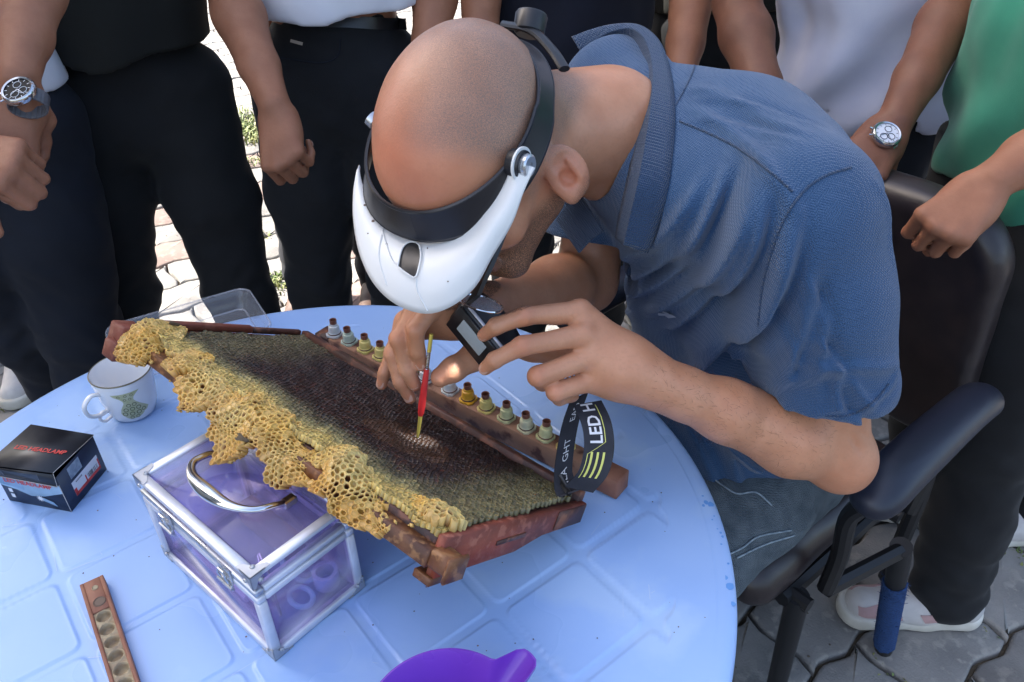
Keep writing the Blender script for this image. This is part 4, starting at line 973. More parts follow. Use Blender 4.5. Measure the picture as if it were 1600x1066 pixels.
# ------------------------------------------------------------------ people: shared builders
def skinmat(name, col, col2, ro=.44):
    # warm base, redder knuckles, shaved scalp and beard come from vertex masks of where they grow
    m = bpy.data.materials.new(name); m.use_nodes = True; nt = m.node_tree; N = nt.nodes; L = nt.links; b = N['Principled BSDF']; I = b.inputs
    I['Roughness'].default_value = ro; I['Specular IOR Level'].default_value = .45
    I['Subsurface Weight'].default_value = .16; I['Subsurface Radius'].default_value = (.012, .005, .003); I['Subsurface Scale'].default_value = 1
    tc = N.new('ShaderNodeTexCoord'); src = tc.outputs['Object']
    def noise(scale, det, lo, hi, dist=0):
        n = N.new('ShaderNodeTexNoise'); n.inputs['Scale'].default_value = scale; n.inputs['Detail'].default_value = det; n.inputs['Distortion'].default_value = dist; L.new(src, n.inputs['Vector'])
        r = N.new('ShaderNodeMapRange'); r.inputs['From Min'].default_value = lo; r.inputs['From Max'].default_value = hi; L.new(n.outputs[0], r.inputs[0]); return r.outputs[0]
    def attr(n): a = N.new('ShaderNodeAttribute'); a.attribute_name = n; return a.outputs['Fac']
    def mul(a, b_):
        x = N.new('ShaderNodeMath'); x.operation = 'MULTIPLY'; x.use_clamp = True
        for s, v in ((x.inputs[0], a), (x.inputs[1], b_)):
            if hasattr(v, 'node'): L.new(v, s)
            else: s.default_value = v
        return x.outputs[0]
    def mix(c1, c2, f):
        x = N.new('ShaderNodeMix'); x.data_type = 'RGBA'
        for s, v in ((x.inputs[6], c1), (x.inputs[7], c2), (x.inputs[0], f)):
            if hasattr(v, 'node'): L.new(v, s)
            elif isinstance(v, (int, float)): s.default_value = v
            else: s.default_value = (*v, 1)
        return x.outputs[2]
    c = mix(col, col2, noise(28, 5, .35, .65))
    c = mix(c, tuple(q*.82 for q in col), mul(noise(260, 3, .5, .7), .5))
    red = tuple(V(*col)*V(1.0, .62, .60)+V(.05, 0, 0)); c = mix(c, red, mul(attr('red'), .5))
    c = mix(c, (.15, .115, .092), mul(attr('hair'), noise(1100, 2, .18, .66)))
    c = mix(c, (.05, .034, .026), mul(attr('beard'), noise(1300, 2, .36, .56)))
    c = mix(c, (.36, .14, .11), mul(attr('lip'), .8))
    L.new(c, I['Base Color'])
    bn = N.new('ShaderNodeBump'); bn.inputs['Strength'].default_value = .28; bn.inputs['Distance'].default_value = .0011
    vo = N.new('ShaderNodeTexVoronoi'); vo.inputs['Scale'].default_value = 420; L.new(src, vo.inputs['Vector'])
    n2 = noise(110, 5, 0, 1, .6); ad = N.new('ShaderNodeMath'); ad.operation = 'MULTIPLY_ADD'; L.new(vo.outputs[0], ad.inputs[0]); ad.inputs[1].default_value = .35; L.new(n2, ad.inputs[2])
    L.new(ad.outputs[0], bn.inputs['Height']); L.new(bn.outputs[0], I['Normal'])
    return m
M_skin = skinmat('skin_light', (.55, .265, .150), (.47, .21, .112))
M_skin2 = skinmat('skin_tanned', (.33, .140, .075), (.27, .110, .057), .58)
M_skin3 = skinmat('skin_brown', (.185, .075, .042), (.15, .06, .034), .58)
M_nail = mat('fingernail', (.58, .34, .25), .34)
def cloth(name, c1, c2, bump=.6, scale=700, rough=.9, sheen=.15, ns=12, nd=.0006, wave=None, knit=0): return mat(name, c1, rough, col2=c2, nscale=ns, bump=bump, bscale=scale, bdist=nd, sheen=sheen, wave=wave, knit=knit)

def gauss(P, c, r): return np.exp(-(((P-np.asarray(c))**2).sum(1))/(r*r))

def head_prims(s, C, M, k=.012, ear=True, nose=True):
    """C centre between the temples; M columns: left, front, up"""
    W = lambda x, y, z: C+M@V(x, y, z)
    s.ell(W(0, -.012, .012), (.0775, .097, .084), M, k=.0); s.ell(W(0, .012, .008), (.072, .082, .078), M, k=.02)
    s.ell(W(0, .028, -.045), (.060, .062, .078), M, k=.03); s.ell(W(0, -.035, -.03), (.064, .062, .06), M, k=.03)
    for x in (-1, 1):
        s.cone(W(.052*x, .0, -.075), W(.020*x, .070, -.116), .022, .018, k=.025); s.ell(W(.042*x, .066, -.045), (.020, .018, .017), M, k=.02)
        s.cone(W(.055*x, -.012, -.055), W(.050*x, .01, -.085), .022, .020, k=.02)
    s.cone(W(-.018, .074, -.116), W(.018, .074, -.116), .017, .017, k=.015)
    s.cone(W(-.03, .083, -.008), W(.03, .083, -.008), .012, .012, k=.015)
    if nose:
        s.cone(W(0, .090, -.018), W(0, .112, -.053), .008, .011, k=.012)
        for x in (-1, 1): s.ell(W(.012*x, .103, -.056), (.008, .010, .008), M, k=.006); s.ell(W(.031*x, .092, -.024), (.016, .010, .011), M, k=.012, mode='sub'); s.ell(W(.031*x, .078, -.024), (.013, .012, .011), M, k=.003)
        s.cone(W(-.018, .092, -.082), W(.018, .092, -.082), .006, .006, k=.006); s.cone(W(-.015, .090, -.092), W(.015, .090, -.092), .007, .007, k=.006)
    if ear:
        for x in (-1, 1):
            Me = M@np.array(Matrix.Rotation(R_(22*x), 3, 'Z'))@np.array(Matrix.Rotation(R_(-30*x), 3, 'Y'))@np.array(Matrix.Rotation(R_(12), 3, 'X'))
            c = W(.089*x, .000, -.048)
            s.ell(c, (.0085, .0215, .030), Me, k=.006); s.ell(c+Me@V(.0075*x, -.001, .012), (.0045, .0125, .010), Me, k=.003, mode='sub'); s.ell(c+Me@V(.0065*x, .004, -.004), (.0085, .0085, .010), Me, k=.003, mode='sub'); s.cone(c+Me@V(.0058*x, -.007, -.012), c+Me@V(.0058*x, -.006, .010), .0032, .0032, k=.003)
            s.ell(c+Me@V(.002*x, .010, -.020), (.006, .008, .010), Me, k=.005); s.ell(c+Me@V(-.002*x, .014, -.006), (.006, .005, .007), Me, k=.004)

def head_attrs(P, C, M, hairline='full', beard=0.):
    l = (P-C)@M; x, y, z = l.T; rr = np.sqrt((l**2).sum(1)); on = (rr < .17)
    hair = ss(.050, .02, y-.25*np.maximum(z-.03, 0))*ss(-.055, -.03, z+.35*np.minimum(y+.02, 0)*-1)*on if hairline == 'buzz' else 0*x
    if hairline == 'buzz': hair = hair*(1-.72*np.exp(-((x+.022)/.048)**2)*ss(-.085, -.01, y)*ss(.03, .065, z))
    if hairline == 'buzz': hair = hair*(1-.85*gauss(l, (.084, .002, -.046), .03))*(1-.85*gauss(l, (-.084, .002, -.046), .03))
    bd = beard*ss(-.052, -.075, z)*ss(-.035, .0, y+.2*(z+.07))*on*(z > -.17)
    red = on*(.8*gauss(l, (.0, .06, .055), .055)+.5*gauss(l, (-.03, .03, .08), .05)+.9*gauss(l, (.088, .002, -.046), .026)+.5*gauss(l, (0, .11, -.05), .02)+.3*gauss(l, (.045, .07, -.05), .025))
    lip = gauss(l, (0, .097, -.087), .013)+.7*gauss(l, (.012, .095, -.087), .01)+.7*gauss(l, (-.012, .095, -.087), .01)
    return hair, bd, red, lip*on

FL = {'i': (.043, .025, .021), 'm': (.047, .029, .022), 'r': (.044, .027, .022), 'p': (.034, .020, .019)}
def hand_prims(s, Wp, M, curl=(.5, .5, .5, .5), side=1, thumb=(.5, .3), sp=.0, hs=1.0, nails=None):
    """Wp wrist; M columns: lateral(thumb side when side=1), fingers, back of hand"""
    W = lambda x, y, z: Wp+M@(V(x*side, y, z)*hs)
    mcp = {'i': (.028, .090, .002), 'm': (.008, .094, .004), 'r': (-.011, .088, .002), 'p': (-.028, .078, -.002)}; kn = []
    for j, f in enumerate('imrp'):
        p = mcp[f]; s.cone(W(p[0]*.55, .012, -.004), W(*p), .0155*hs, .0115*hs, k=.012*hs)
    s.ell(W(.0, .045, -.010), V(.033, .042, .0135)*hs, M, k=.012); s.ell(W(.022, .035, -.014), V(.015, .028, .013)*hs, M, k=.01); s.ell(W(-.024, .035, -.012), V(.011, .032, .012)*hs, M, k=.01)
    for j, f in enumerate('imrp'):
        p = V(*mcp[f]); a = curl[j]*1.25; ra = .0098 if f != 'p' else .0082; sx = (1.5-j)*sp
        for q, L in enumerate(FL[f]):
            nx = p+L*V(sx, math.cos(a), -math.sin(a)); r0 = ra*(1, .93, .84, .72)[q]; r1 = ra*(1, .93, .84, .72)[q+1]
            s.cone(W(*p), W(*nx), r0*hs, r1*hs, k=.0035); p = nx
            if q == 2 and nails is not None: nails.append((W(*(p+V(0, -.003*math.cos(a), .003*math.sin(a))+ra*.62*V(0, math.sin(a), math.cos(a)))), M@V(0, math.cos(a), -math.sin(a)), M@V(0, math.sin(a), math.cos(a)), ra*hs))
            a += curl[j]*(1.35, .9, 0)[q]
    t0 = V(.018, .014, -.008); d1 = nrm(V(.75-thumb[0]*.5, .65, -.25-thumb[0]*.5)); t1 = t0+.042*d1; d2 = nrm(V(.35-thumb[1]*.9, .9, -.25-thumb[1]*.4)); t2 = t1+.034*d2; d3 = nrm(d2+V(-.25*thumb[1], 0, -.1)); t3 = t2+.025*d3
    s.chain([W(*t0), W(*t1), W(*t2), W(*t3)], [.016*hs, .0125*hs, .0108*hs, .0088*hs], k=.008)
    if nails is not None: nails.append((W(*(t3+V(.0066*.8, 0, .004))), M@d3, M@nrm(V(.8, 0, .55)), .0105*hs))

def add_nails(nails, parent):
    for (p, d, n, r) in nails:
        if side_n := True:
            F = frame3(d, n); b = MB(F, p); rows = []
            for v in np.linspace(-1, 1, 7):
                row = []
                for u in np.linspace(-1, 1, 7):
                    wv = math.sqrt(max(1-v*v*.35-(.25 if v < -.8 else 0), .1)) ; row.append(V(u*r*.62*wv, v*r*.58-r*.22, r*.36*math.sqrt(max(1-(u*.85)**2, 0))-r*.26))
                rows.append(row)
            b.sheet(rows, thick=.0006).build('fingernail', M_nail, parent, smooth=True)

def finish_skin(s, name, parent, m, attrs, smooth=1):
    v, f = s.mesh(smooth)
    a = attrs(v); d = {k: np.clip(q+0*v[:, 0], 0, 1) for k, q in zip(('hair', 'beard', 'red', 'lip'), a)}
    return mesh_np(name, v, f, m, parent, attrs=d)

# ------------------------------------------------------------------ the seated man
man = empty('person', V(.30, .90, 0), 'bald man in a blue polo shirt bent over the comb wearing a magnifier visor', 'person')
hC = at(727, 221, .765)
def c2w(v): return v[0]*CR+v[1]*CU-v[2]*CF
_U = nrm(V(-.42, .28, .863)); _F = V(-.29, -.94, 0); _F[2] = -(_F[0]*_U[0]+_F[1]*_U[1])/_U[2]; _F = nrm(_F)
hU, hF = c2w(_U), c2w(_F); hL = np.cross(hU, hF); HMx = np.c_[hL, hF, hU]
def HW3(x, y, z): return hC+HMx@V(x, y, z)
LSH = at(1250, 335, .775); LEL = at(1312, 712, .895); LWR = at(1030, 600, .815)
RSH = at(965, 142, 1.0); REL = at(915, 440, 1.06); RWR = at(770, 478, .885)
NKB = at(948, 206, .895)
s = SDF((-.19, .49, .70), (.52, 1.16, 1.28), .0022)
head_prims(s, hC, HMx)
s.chain([HW3(0, -.035, -.045), (HW3(0, -.045, -.07)+NKB)/2, NKB], [.062, .059, .062], k=.025)
s.chain([NKB, at(1050, 330, .98), LSH], [.050, .038, .042], k=.015); s.chain([NKB, at(975, 190, 1.0), RSH], [.050, .040, .042], k=.015)
s.chain([NKB, at(1100, 370, .98)], [.06, .06], k=.04)
mid = lambda a, b, t: np.asarray(a)*(1-t)+np.asarray(b)*t
s.chain([LSH, mid(LSH, LEL, .5), LEL], [.046, .042, .035], k=.02)
s.ell(LEL+V(.003, -.006, -.006), (.030, .029, .031), k=.02)
s.chain([LEL, mid(LEL, LWR, .28), mid(LEL, LWR, .65), LWR], [.035, .042, .032, .0245], k=.015)
s.chain([LWR, mid(LWR, LEL, .12)], [.027, .027], k=.01)
s.chain([RSH, REL], [.048, .040], k=.02); s.chain([REL, mid(REL, RWR, .35), RWR], [.040, .041, .026], k=.015)
nails = []
# left hand: knuckles seen from the back, first two fingers along the lamp, the others folded
def finger(pts, rs, k=.004, nail=None):
    P = [at(*p) for p in pts]; s.chain(P, rs, k=k)
    if nail is not None:
        d = nrm(P[-1]-P[-2]); n = nrm(V(0, 0, 0)+c2w(V(*nail))); n = nrm(n-d*(n@d)); nails.append((P[-1]+n*rs[-1]*.80-d*.001, d, n, rs[-1]*1.1))
    return P
ML = {'i': (907, 487, .800), 'm': (914, 523, .790), 'r': (924, 557, .795), 'p': (930, 594, .805)}
for f, p in ML.items():
    s.cone(LWR+(at(*p)-LWR)*.12+0*V(0, 0, 0), at(*p), .019, .0125, k=.014)
s.ell(mid(LWR, at(925, 550, .805), .55), (.034, .034, .030), k=.02)
finger([ML['i'], (820, 494, .775), (775, 510, .778), (756, 524, .790)], [.0115, .0092, .0080, .0068], nail=(-.45, -.30, .8))
finger([ML['m'], (816, 541, .765), (773, 563, .770), (758, 576, .782)], [.0118, .0095, .0082, .0070], nail=(-.5, -.35, .8))
finger([ML['r'], (840, 588, .775), (848, 598, .803), (872, 597, .822)], [.0118, .0100, .0085, .0075])
finger([ML['p'], (868, 613, .785), (874, 622, .808), (895, 618, .825)], [.0112, .0088, .0076, .0068])
finger([(985, 590, .835), (900, 560, .850), (830, 545, .845), (785, 540, .835)], [.018, .0135, .0115, .0095], k=.01)
for p in ML.values(): s.ell(at(p[0]-2, p[1], p[2]-.006), (.008, .008, .008), k=.008)
# right hand: pencil grip on the red tool
MRr = {'i': (676, 478, .822), 'm': (650, 488, .832), 'r': (634, 503, .848), 'p': (632, 520, .866)}
for p in MRr.values(): s.cone(RWR+(at(*p)-RWR)*.1, at(*p), .020, .0125, k=.014)
s.ell(mid(RWR, at(655, 500, .845), .5), (.032, .030, .026), k=.02)
finger([MRr['i'], (649, 515, .812), (652, 550, .825), (659, 570, .836)], [.0115, .0092, .0082, .0070], nail=(-.25, -.2, 1))
finger([MRr['m'], (622, 530, .826), (636, 578, .838), (648, 601, .846)], [.0118, .0095, .0083, .0072], nail=(-.1, -.3, 1))
finger([MRr['r'], (614, 552, .850), (627, 597, .857), (641, 622, .864)], [.0112, .0090, .0080, .0070], nail=(-.2, -.2, 1))
finger([MRr['p'], (612, 550, .872), (601, 582, .876), (596, 601, .882)], [.0098, .0080, .0072, .0064], nail=(-.3, -.2, 1))
finger([(772, 505, .868), (738, 560, .850), (708, 577, .838), (688, 590, .838)], [.0170, .0135, .0125, .0100], k=.008, nail=(-.35, .30, .9))
kn = [at(*p) for p in list(ML.values())+[(820, 494, .770), (816, 541, .760), (756, 524, .785), (758, 576, .78), (840, 588, .77), (868, 613, .78)]+list(MRr.values())+[(649, 515, .812), (622, 530, .826), (659, 572, .83), (648, 603, .84), (641, 622, .86), (596, 604, .88), (690, 590, .83)]]
# shallow furrows over the finger joints and inside the elbow
def furrow(x, y, z):
    o = 0*x
    for c, d in ((at(820, 494, .770), at(907, 487, .8)), (at(816, 541, .760), at(914, 523, .79)), (at(775, 510, .775), at(820, 494, .77)), (at(773, 563, .767), at(816, 541, .765)), (at(840, 588, .772), at(924, 557, .795)), (at(868, 613, .78), at(930, 594, .805))):
        dx = nrm(d-c); u = (x-c[0])*dx[0]+(y-c[1])*dx[1]+(z-c[2])*dx[2]; r2 = (x-c[0])**2+(y-c[1])**2+(z-c[2])**2
        o = o+.00055*np.sin(u*2*math.pi/.0042)*np.exp(-r2/.009**2)
    for a, b in (((860, 505, .79), (960, 560, .80)), ((880, 530, .785), (985, 575, .80)), ((885, 562, .79), (985, 590, .80))):
        A, B = at(*a), at(*b); vv = B-A; t = np.clip(((x-A[0])*vv[0]+(y-A[1])*vv[1]+(z-A[2])*vv[2])/(vv@vv), 0, 1); d2 = (x-A[0]-t*vv[0])**2+(y-A[1]-t*vv[1])**2+(z-A[2]-t*vv[2])**2
        o = o+.0012*np.exp(-d2/.006**2)
    for a, b, am_ in (((1318, 668, .845), (1348, 712, .850), .0024), ((1328, 664, .845), (1366, 690, .852), .0016), ((1290, 700, .85), (1325, 742, .85), .0010)):
        A, B = at(*a), at(*b); vv = B-A; t = np.clip(((x-A[0])*vv[0]+(y-A[1])*vv[1]+(z-A[2])*vv[2])/(vv@vv), 0, 1); q_ = [x-A[0]-t*vv[0], y-A[1]-t*vv[1], z-A[2]-t*vv[2]]; dp = q_[0]*CF[0]+q_[1]*CF[1]+q_[2]*CF[2]; d2 = q_[0]**2+q_[1]**2+q_[2]**2-dp**2
        o = o-am_*np.exp(-d2/.0032**2)*(np.abs(dp) < .04)*np.sin(math.pi*np.clip(t, .02, .98))
    return o+.0005*wob(x, y, z, 22, 4, 2)
s.displace(furrow)
def man_attrs(P):
    h, b, r, l = head_attrs(P, hC, HMx, 'buzz', .9)
    q = (P-hC)@HMx
    h = h*.95+.0
    for c in kn: r = r+.55*gauss(P, c, .009)
    r = r+.35*gauss(P, LEL, .05)+.4*gauss(P, LEL+V(.02, -.01, -.02), .03)
    return h, b, r, l
body = finish_skin(s, 'body', man, M_skin, man_attrs); del s
add_nails(nails, man)
# short dark hairs on the forearm
hb_ = MB()
bm_v = np.array([v.co[:] for v in body.data.vertices]); bm_n = np.array([v.normal[:] for v in body.data.vertices])
def hairs(P0, P1, n, lo, hi, r, lmin, lmax):
    ax = nrm(P1-P0); u = (bm_v-P0)@ax; L = np.linalg.norm(P1-P0); dist = np.linalg.norm(bm_v-P0-np.outer(u, ax), axis=1)
    idx = np.nonzero((u > lo*L) & (u < hi*L) & (dist < r) & ((bm_n@(-CF)) > -.2))[0]
    for i in RNG.choice(idx, min(n, len(idx)), replace=False):
        p, nn_ = bm_v[i], bm_n[i]; d = nrm(ax*random.uniform(.5, 1)+nn_*random.uniform(.25, .5)+RNG.normal(0, .35, 3)); l = random.uniform(lmin, lmax); sd_ = nrm(np.cross(d, nn_))*.00013
        hb_.add([p-sd_, p+sd_, p+d*l+nn_*0], [[0, 1, 2]])
hairs(LEL, LWR, 1100, .22, 1.10, .055, .005, .012)
o = hb_.build('arm_hair', mat('arm_hair', (.13, .07, .045), .6), man); o['kind'] = 'stuff'

# polo shirt
M_polo = cloth('polo_pique', (.021, .072, .168), (.018, .063, .150), bump=.5, scale=480, nd=.0009, knit=2*math.pi/.0028, rough=.85, sheen=.25)
M_collar = cloth('polo_collar_rib', (.017, .052, .122), (.014, .045, .108), bump=.7, nd=.0010, knit=2*math.pi/.0028, sheen=.2)
fH = V(-.77, -.64, 0); PEL = V(.345, .955, .56); cross = nrm(RSH-LSH)
CH = mid(LSH, RSH, .5)+V(0.01, .0, -.06)
s = SDF((-.08, .46, .44), (.62, 1.30, 1.24), .0032)
lat = nrm(V(-.64, .77, 0))
s.chain([PEL+V(.02, 0, .02), mid(PEL, CH, .45)+V(.03, .03, 0), CH], [.125, .118, .100], k=.05, lat=nrm(lat*.5+cross*.5), sc=1.34)
s.ell(PEL+V(-.045, -.03, .05), (.15, .16, .10), k=.05)
s.ell(CH+V(-.01, -.02, .02), (.11, .17, .075), frame3(cross, V(.3, 0, 1)), k=.04)
s.chain([LSH+V(-.01, .01, -.012), mid(LSH, RSH, .5)+V(.01, .0, -.03), RSH+V(0, 0, -.01)], [.066, .068, .058], k=.04)
s.chain([NKB+V(.03, .012, -.02), mid(LSH, RSH, .5)+V(.01, .0, -.03)], [.060, .07], k=.04)
s.chain([at(1015, 185, .945), at(1085, 222, .935), at(1155, 255, .905), at(1212, 292, .85), LSH], [.062, .074, .082, .078, .066], k=.03)
s.chain([at(1155, 255, .905), at(1215, 420, .93), at(1240, 600, .98)], [.08, .10, .11], k=.05)
# sleeves
sle = mid(LSH, LEL, .66); sre = mid(RSH, REL, .75)
s.chain([LSH, mid(LSH, sle, .5)+V(.004, 0, 0), sle], [.066, .067, .071], k=.035); s.chain([RSH, sre], [.066, .068], k=.035)
dl = nrm(LEL-LSH); hemn = nrm(dl+V(-.25, .10, .1))
q = sle+dl*.004
lo_, hi_ = q-.11, q+.11; hi_[2] = q[2]+.04
s.plane(q, hemn, np.minimum(q-V(.10, .10, .14), q+V(.1, .1, .0)), q+V(.12, .10, .035))
s.cone(sle-dl*.055, sle+dl*.05, .053, .0645, k=.004, mode='sub')
qr = sre; s.plane(qr, nrm(REL-RSH), qr-V(.09, .09, .11), qr+V(.045, .09, .03)); s.cone(sre-nrm(REL-RSH)*.04, sre+nrm(REL-RSH)*.05, .052, .062, k=.004, mode='sub')
# neck opening
s.chain([NKB+V(.004, .0, -.004), HW3(0, -.045, -.07)], [.064, .085], k=.006, mode='sub')
# hem
s.plane(V(.33, .86, .515), nrm(V(-.10, -.25, -1)))
def folds(x, y, z):
    o = .0028*wob(x, y, z, 7, 71, 2)
    def ridge(A, B, wdt, amp, n=1, sp_=.03, ph=0):
        A = np.asarray(A); B = np.asarray(B); vv = B-A; L2 = vv@vv; t = ((x-A[0])*vv[0]+(y-A[1])*vv[1]+(z-A[2])*vv[2])/L2; e = ss(-.15, .15, t)*ss(1.15, .8, t)
        side = np.cross(nrm(vv), -CF); side = nrm(side); u = (x-A[0])*side[0]+(y-A[1])*side[1]+(z-A[2])*side[2]+.006*np.sin(t*5+ph)
        r = sum(np.exp(-((u-i*sp_)/wdt)**2) for i in range(n)); return 1.5*amp*e*r
    # long folds that fall from the shoulder across chest and belly
    o = o+ridge(at(1165, 270, .80), at(1010, 560, .92), .008, .009)+ridge(at(1195, 330, .80), at(1100, 600, .90), .008, .008)+ridge(at(1120, 250, .83), at(960, 430, .95), .007, .007)
    o = o+ridge(at(1200, 480, .80), at(1195, 640, .88), .006, .005)+ridge(at(1230, 560, .80), at(1330, 620, .83), .005, .004)+ridge(at(1215, 600, .82), at(1360, 560, .83), .006, .004)
    o = o-ridge(at(1185, 430, .80), at(1185, 620, .88), .010, .005)
    o = o+ridge(at(1110, 640, .98), at(1190, 800, 1.06), .008, .006, 2, .03)
    o = o+ridge(at(1090, 170, .88), at(1270, 260, .80), .008, .0035)+ridge(at(1090, 215, .86), at(1240, 400, .78), .007, .004)
    for (x0, y0, x1, y1, tt, am) in ((1130, 235, 985, 470, .86, .007), (1150, 262, 1045, 560, .86, .008), (1178, 300, 1085, 640, .86, .007), (1100, 300, 965, 540, .88, .006), (1205, 380, 1130, 680, .86, .006), (1075, 330, 930, 500, .90, .005)):
        A = at(x0, y0, tt); B = at(x1, y1, tt+.10); o = o+ridge(A, B, .0055, am*.7)-ridge(A+CR*.013, B+CR*.013, .0055, am*.7)
    for (x0, y0, x1, y1, am) in ((1262, 640, 1330, 655, .004), (1225, 520, 1300, 640, .005), (1385, 560, 1330, 640, .004), (1205, 440, 1260, 600, .004), (1100, 150, 1230, 215, .004), (1080, 190, 1180, 240, .003), (1290, 300, 1360, 420, .003)):
        A = at(x0, y0, .82); B = at(x1, y1, .83); o = o+ridge(A, B, .005, am*.7)-ridge(A+CR*.010, B+CR*.010, .005, am*.6)
    return o
s.displace(folds, .035)
v, f = s.mesh(1)
shirt = mesh_np('polo_shirt', v, f, M_polo, man); del s
from mathutils.bvhtree import BVHTree
def bvh_of(o): return BVHTree.FromPolygons([p.co[:] for p in o.data.vertices], [list(p.vertices) for p in o.data.polygons])
SB = bvh_of(shirt)
def on_shirt(px, py, lift=.001):
    d = ray(px, py); h = SB.ray_cast(Vector(tuple(CAM)), Vector(tuple(nrm(d))))
    return (np.array(h[0])+np.array(h[1])*lift if h[0] is not None else at(px, py, .85)), (np.array(h[1]) if h[0] is not None else -CF)
def seam(pts, name='seam', r=.0011, m=None, n=10, lift=.0006):
    P = [on_shirt(*p, lift)[0] for p in [tuple(q) for q in smoothpath([V(a, b, 0)[:2] for a, b in pts], n)]]
    keep = [P[0]]
    for p in P[1:]:
        if np.linalg.norm(p-keep[-1]) < .05: keep.append(p)
    MB().tube(keep, r, 6).build(name, m or M_collar, man, smooth=True)
seam([(1330, 262), (1290, 275), (1255, 300), (1225, 345), (1205, 400), (1192, 450), (1185, 510)])
seam([(1062, 190), (1110, 210), (1160, 235), (1205, 270), (1238, 300)])
seam([(1050, 175), (1075, 130), (1085, 100), (1075, 75)], r=.0009)
seam([(1290, 650), (1330, 648), (1365, 628), (1388, 600)], r=.0009)
# embroidered mark on the chest
lm = MB()
for poly in ([(1019, 478), (1030, 488), (1044, 490), (1046, 493), (1030, 492)], [(1030, 484), (1042, 487), (1056, 495), (1044, 492)], [(1040, 493), (1050, 490), (1058, 496), (1046, 497)]):
    lm.add([on_shirt(*p, .0012)[0] for p in poly], [list(range(len(poly)))])
lm.build('chest_emblem', mat('emblem_thread', (.42, .44, .47), .5), man)
# collar: stand and folded leaf
fold_ = [(905, 78, 1.000), (930, 62, .990), (960, 48, .975), (990, 46, .955), (1010, 66, .925), (1020, 105, .895), (1019, 155, .870), (1010, 220, .850), (998, 285, .835), (984, 345, .825), (975, 384, .822)]
leaf_ = [(893, 58, 1.010), (925, 46, .998), (962, 38, .980), (1000, 40, .955), (1030, 64, .925), (1047, 108, .895), (1054, 160, .870), (1052, 225, .848), (1044, 290, .833), (1030, 350, .822), (1012, 396, .818)]
stand = [(908, 100, 1.03), (935, 88, 1.02), (962, 80, 1.01), (982, 82, .995), (994, 100, .965), (1000, 130, .935), (998, 170, .905), (990, 230, .885), (978, 290, .87), (966, 345, .855), (962, 372, .85)]
def hit_t(px, py, dft):
    h = SB.ray_cast(Vector(tuple(CAM)), Vector(tuple(nrm(ray(px, py))))); return min((np.array(h[0])-CAM)@CF, dft) if h[0] is not None else dft
F_, L_, S_ = [], [], []
for a, b, c in zip(fold_, leaf_, stand):
    tl_ = hit_t(b[0], b[1], b[2])-.0025; tf = min(hit_t(a[0], a[1], 9)-.004, tl_-.006, a[2]); L_.append(at(b[0], b[1], tl_)); F_.append(at(a[0], a[1], tf)); S_.append(at(c[0], c[1], tf+.035))
F_, L_, S_ = smoothpath(F_, 5), smoothpath(L_, 5), smoothpath(S_, 5)
rows = []
for a, b, c in zip(S_, F_, L_):
    bul = nrm(b-(a+c)/2); row = [mid(a, b, t) for t in (0, .35, .7, .95)]+[b+bul*.001]+[mid(b, c, t)+bul*.001*math.sin(math.pi*t) for t in (.06, .35, .65, 1)]
    rows.append(row)
MB().sheet(rows, thick=.0017).build('collar', M_collar, man, smooth=True, angle=None)
# far side of the collar and placket
MB().sheet([[at(975, 384, .822), at(1012, 396, .818)], [at(960, 430, .86), at(1000, 440, .86)]], thick=.002) 
rows = []
for t in np.linspace(0, 1, 9):
    a = mid(at(905, 300, .93), at(942, 362, .87), t); b = mid(at(870, 345, .95), at(905, 395, .90), t); rows.append([a, (a+b)/2+V(0, 0, .004), b])
MB().sheet(rows, thick=.0024).build('collar_tip', M_collar, man, smooth=True)

# jeans
M_jean = cloth('denim', (.15, .20, .235), (.07, .11, .145), bump=1, scale=600, ns=45, nd=.0014, knit=2*math.pi/.0026)
s = SDF((-.25, .35, .02), (.62, 1.25, .70), .006)
for sg, hip in ((1, PEL+.10*V(.64, -.77, 0)), (-1, PEL-.10*V(.64, -.77, 0))):
    hip = hip+V(0, 0, -.02); knee = hip+fH*.43+V(0, 0, -.02)+sg*V(.01, -.02, 0); ank = knee+fH*(-.02)+V(0, 0, -.42); ank[2] = .09
    s.chain([hip, knee, ank], [.095, .070, .052], k=.03)
s.ell(PEL+V(0, 0, -.01), (.15, .16, .10), k=.05)
s.displace(lambda x, y, z: .004*wob(x, y, z, 9, 81, 3)); v, f = s.mesh(1); jeans = mesh_np('jeans', v, f, M_jean, man)

JB = bvh_of(jeans); M_stitch = mat('denim_seam', (.30, .36, .40), .8, col2=(.16, .21, .25), nscale=150, bump=.6, bscale=400, bdist=.001)
def on_jeans(px, py): d = ray(px, py); h = JB.ray_cast(Vector(tuple(CAM)), Vector(tuple(nrm(d)))); return np.array(h[0])+np.array(h[1])*.0015 if h[0] is not None else None
for pth in ([(1118, 752), (1150, 772), (1180, 770), (1205, 790)], [(1135, 868), (1160, 855), (1185, 838), (1235, 828)], [(1150, 872), (1195, 850), (1240, 836)]):
    P_ = [on_jeans(*q[:2]) for q in smoothpath([V(a, b, 0) for a, b in pth], 6)]; P_ = [q for q in P_ if q is not None]
    if len(P_) > 3: MB().tube(P_, .0013, 6).build('seam', M_stitch, jeans, smooth=True)

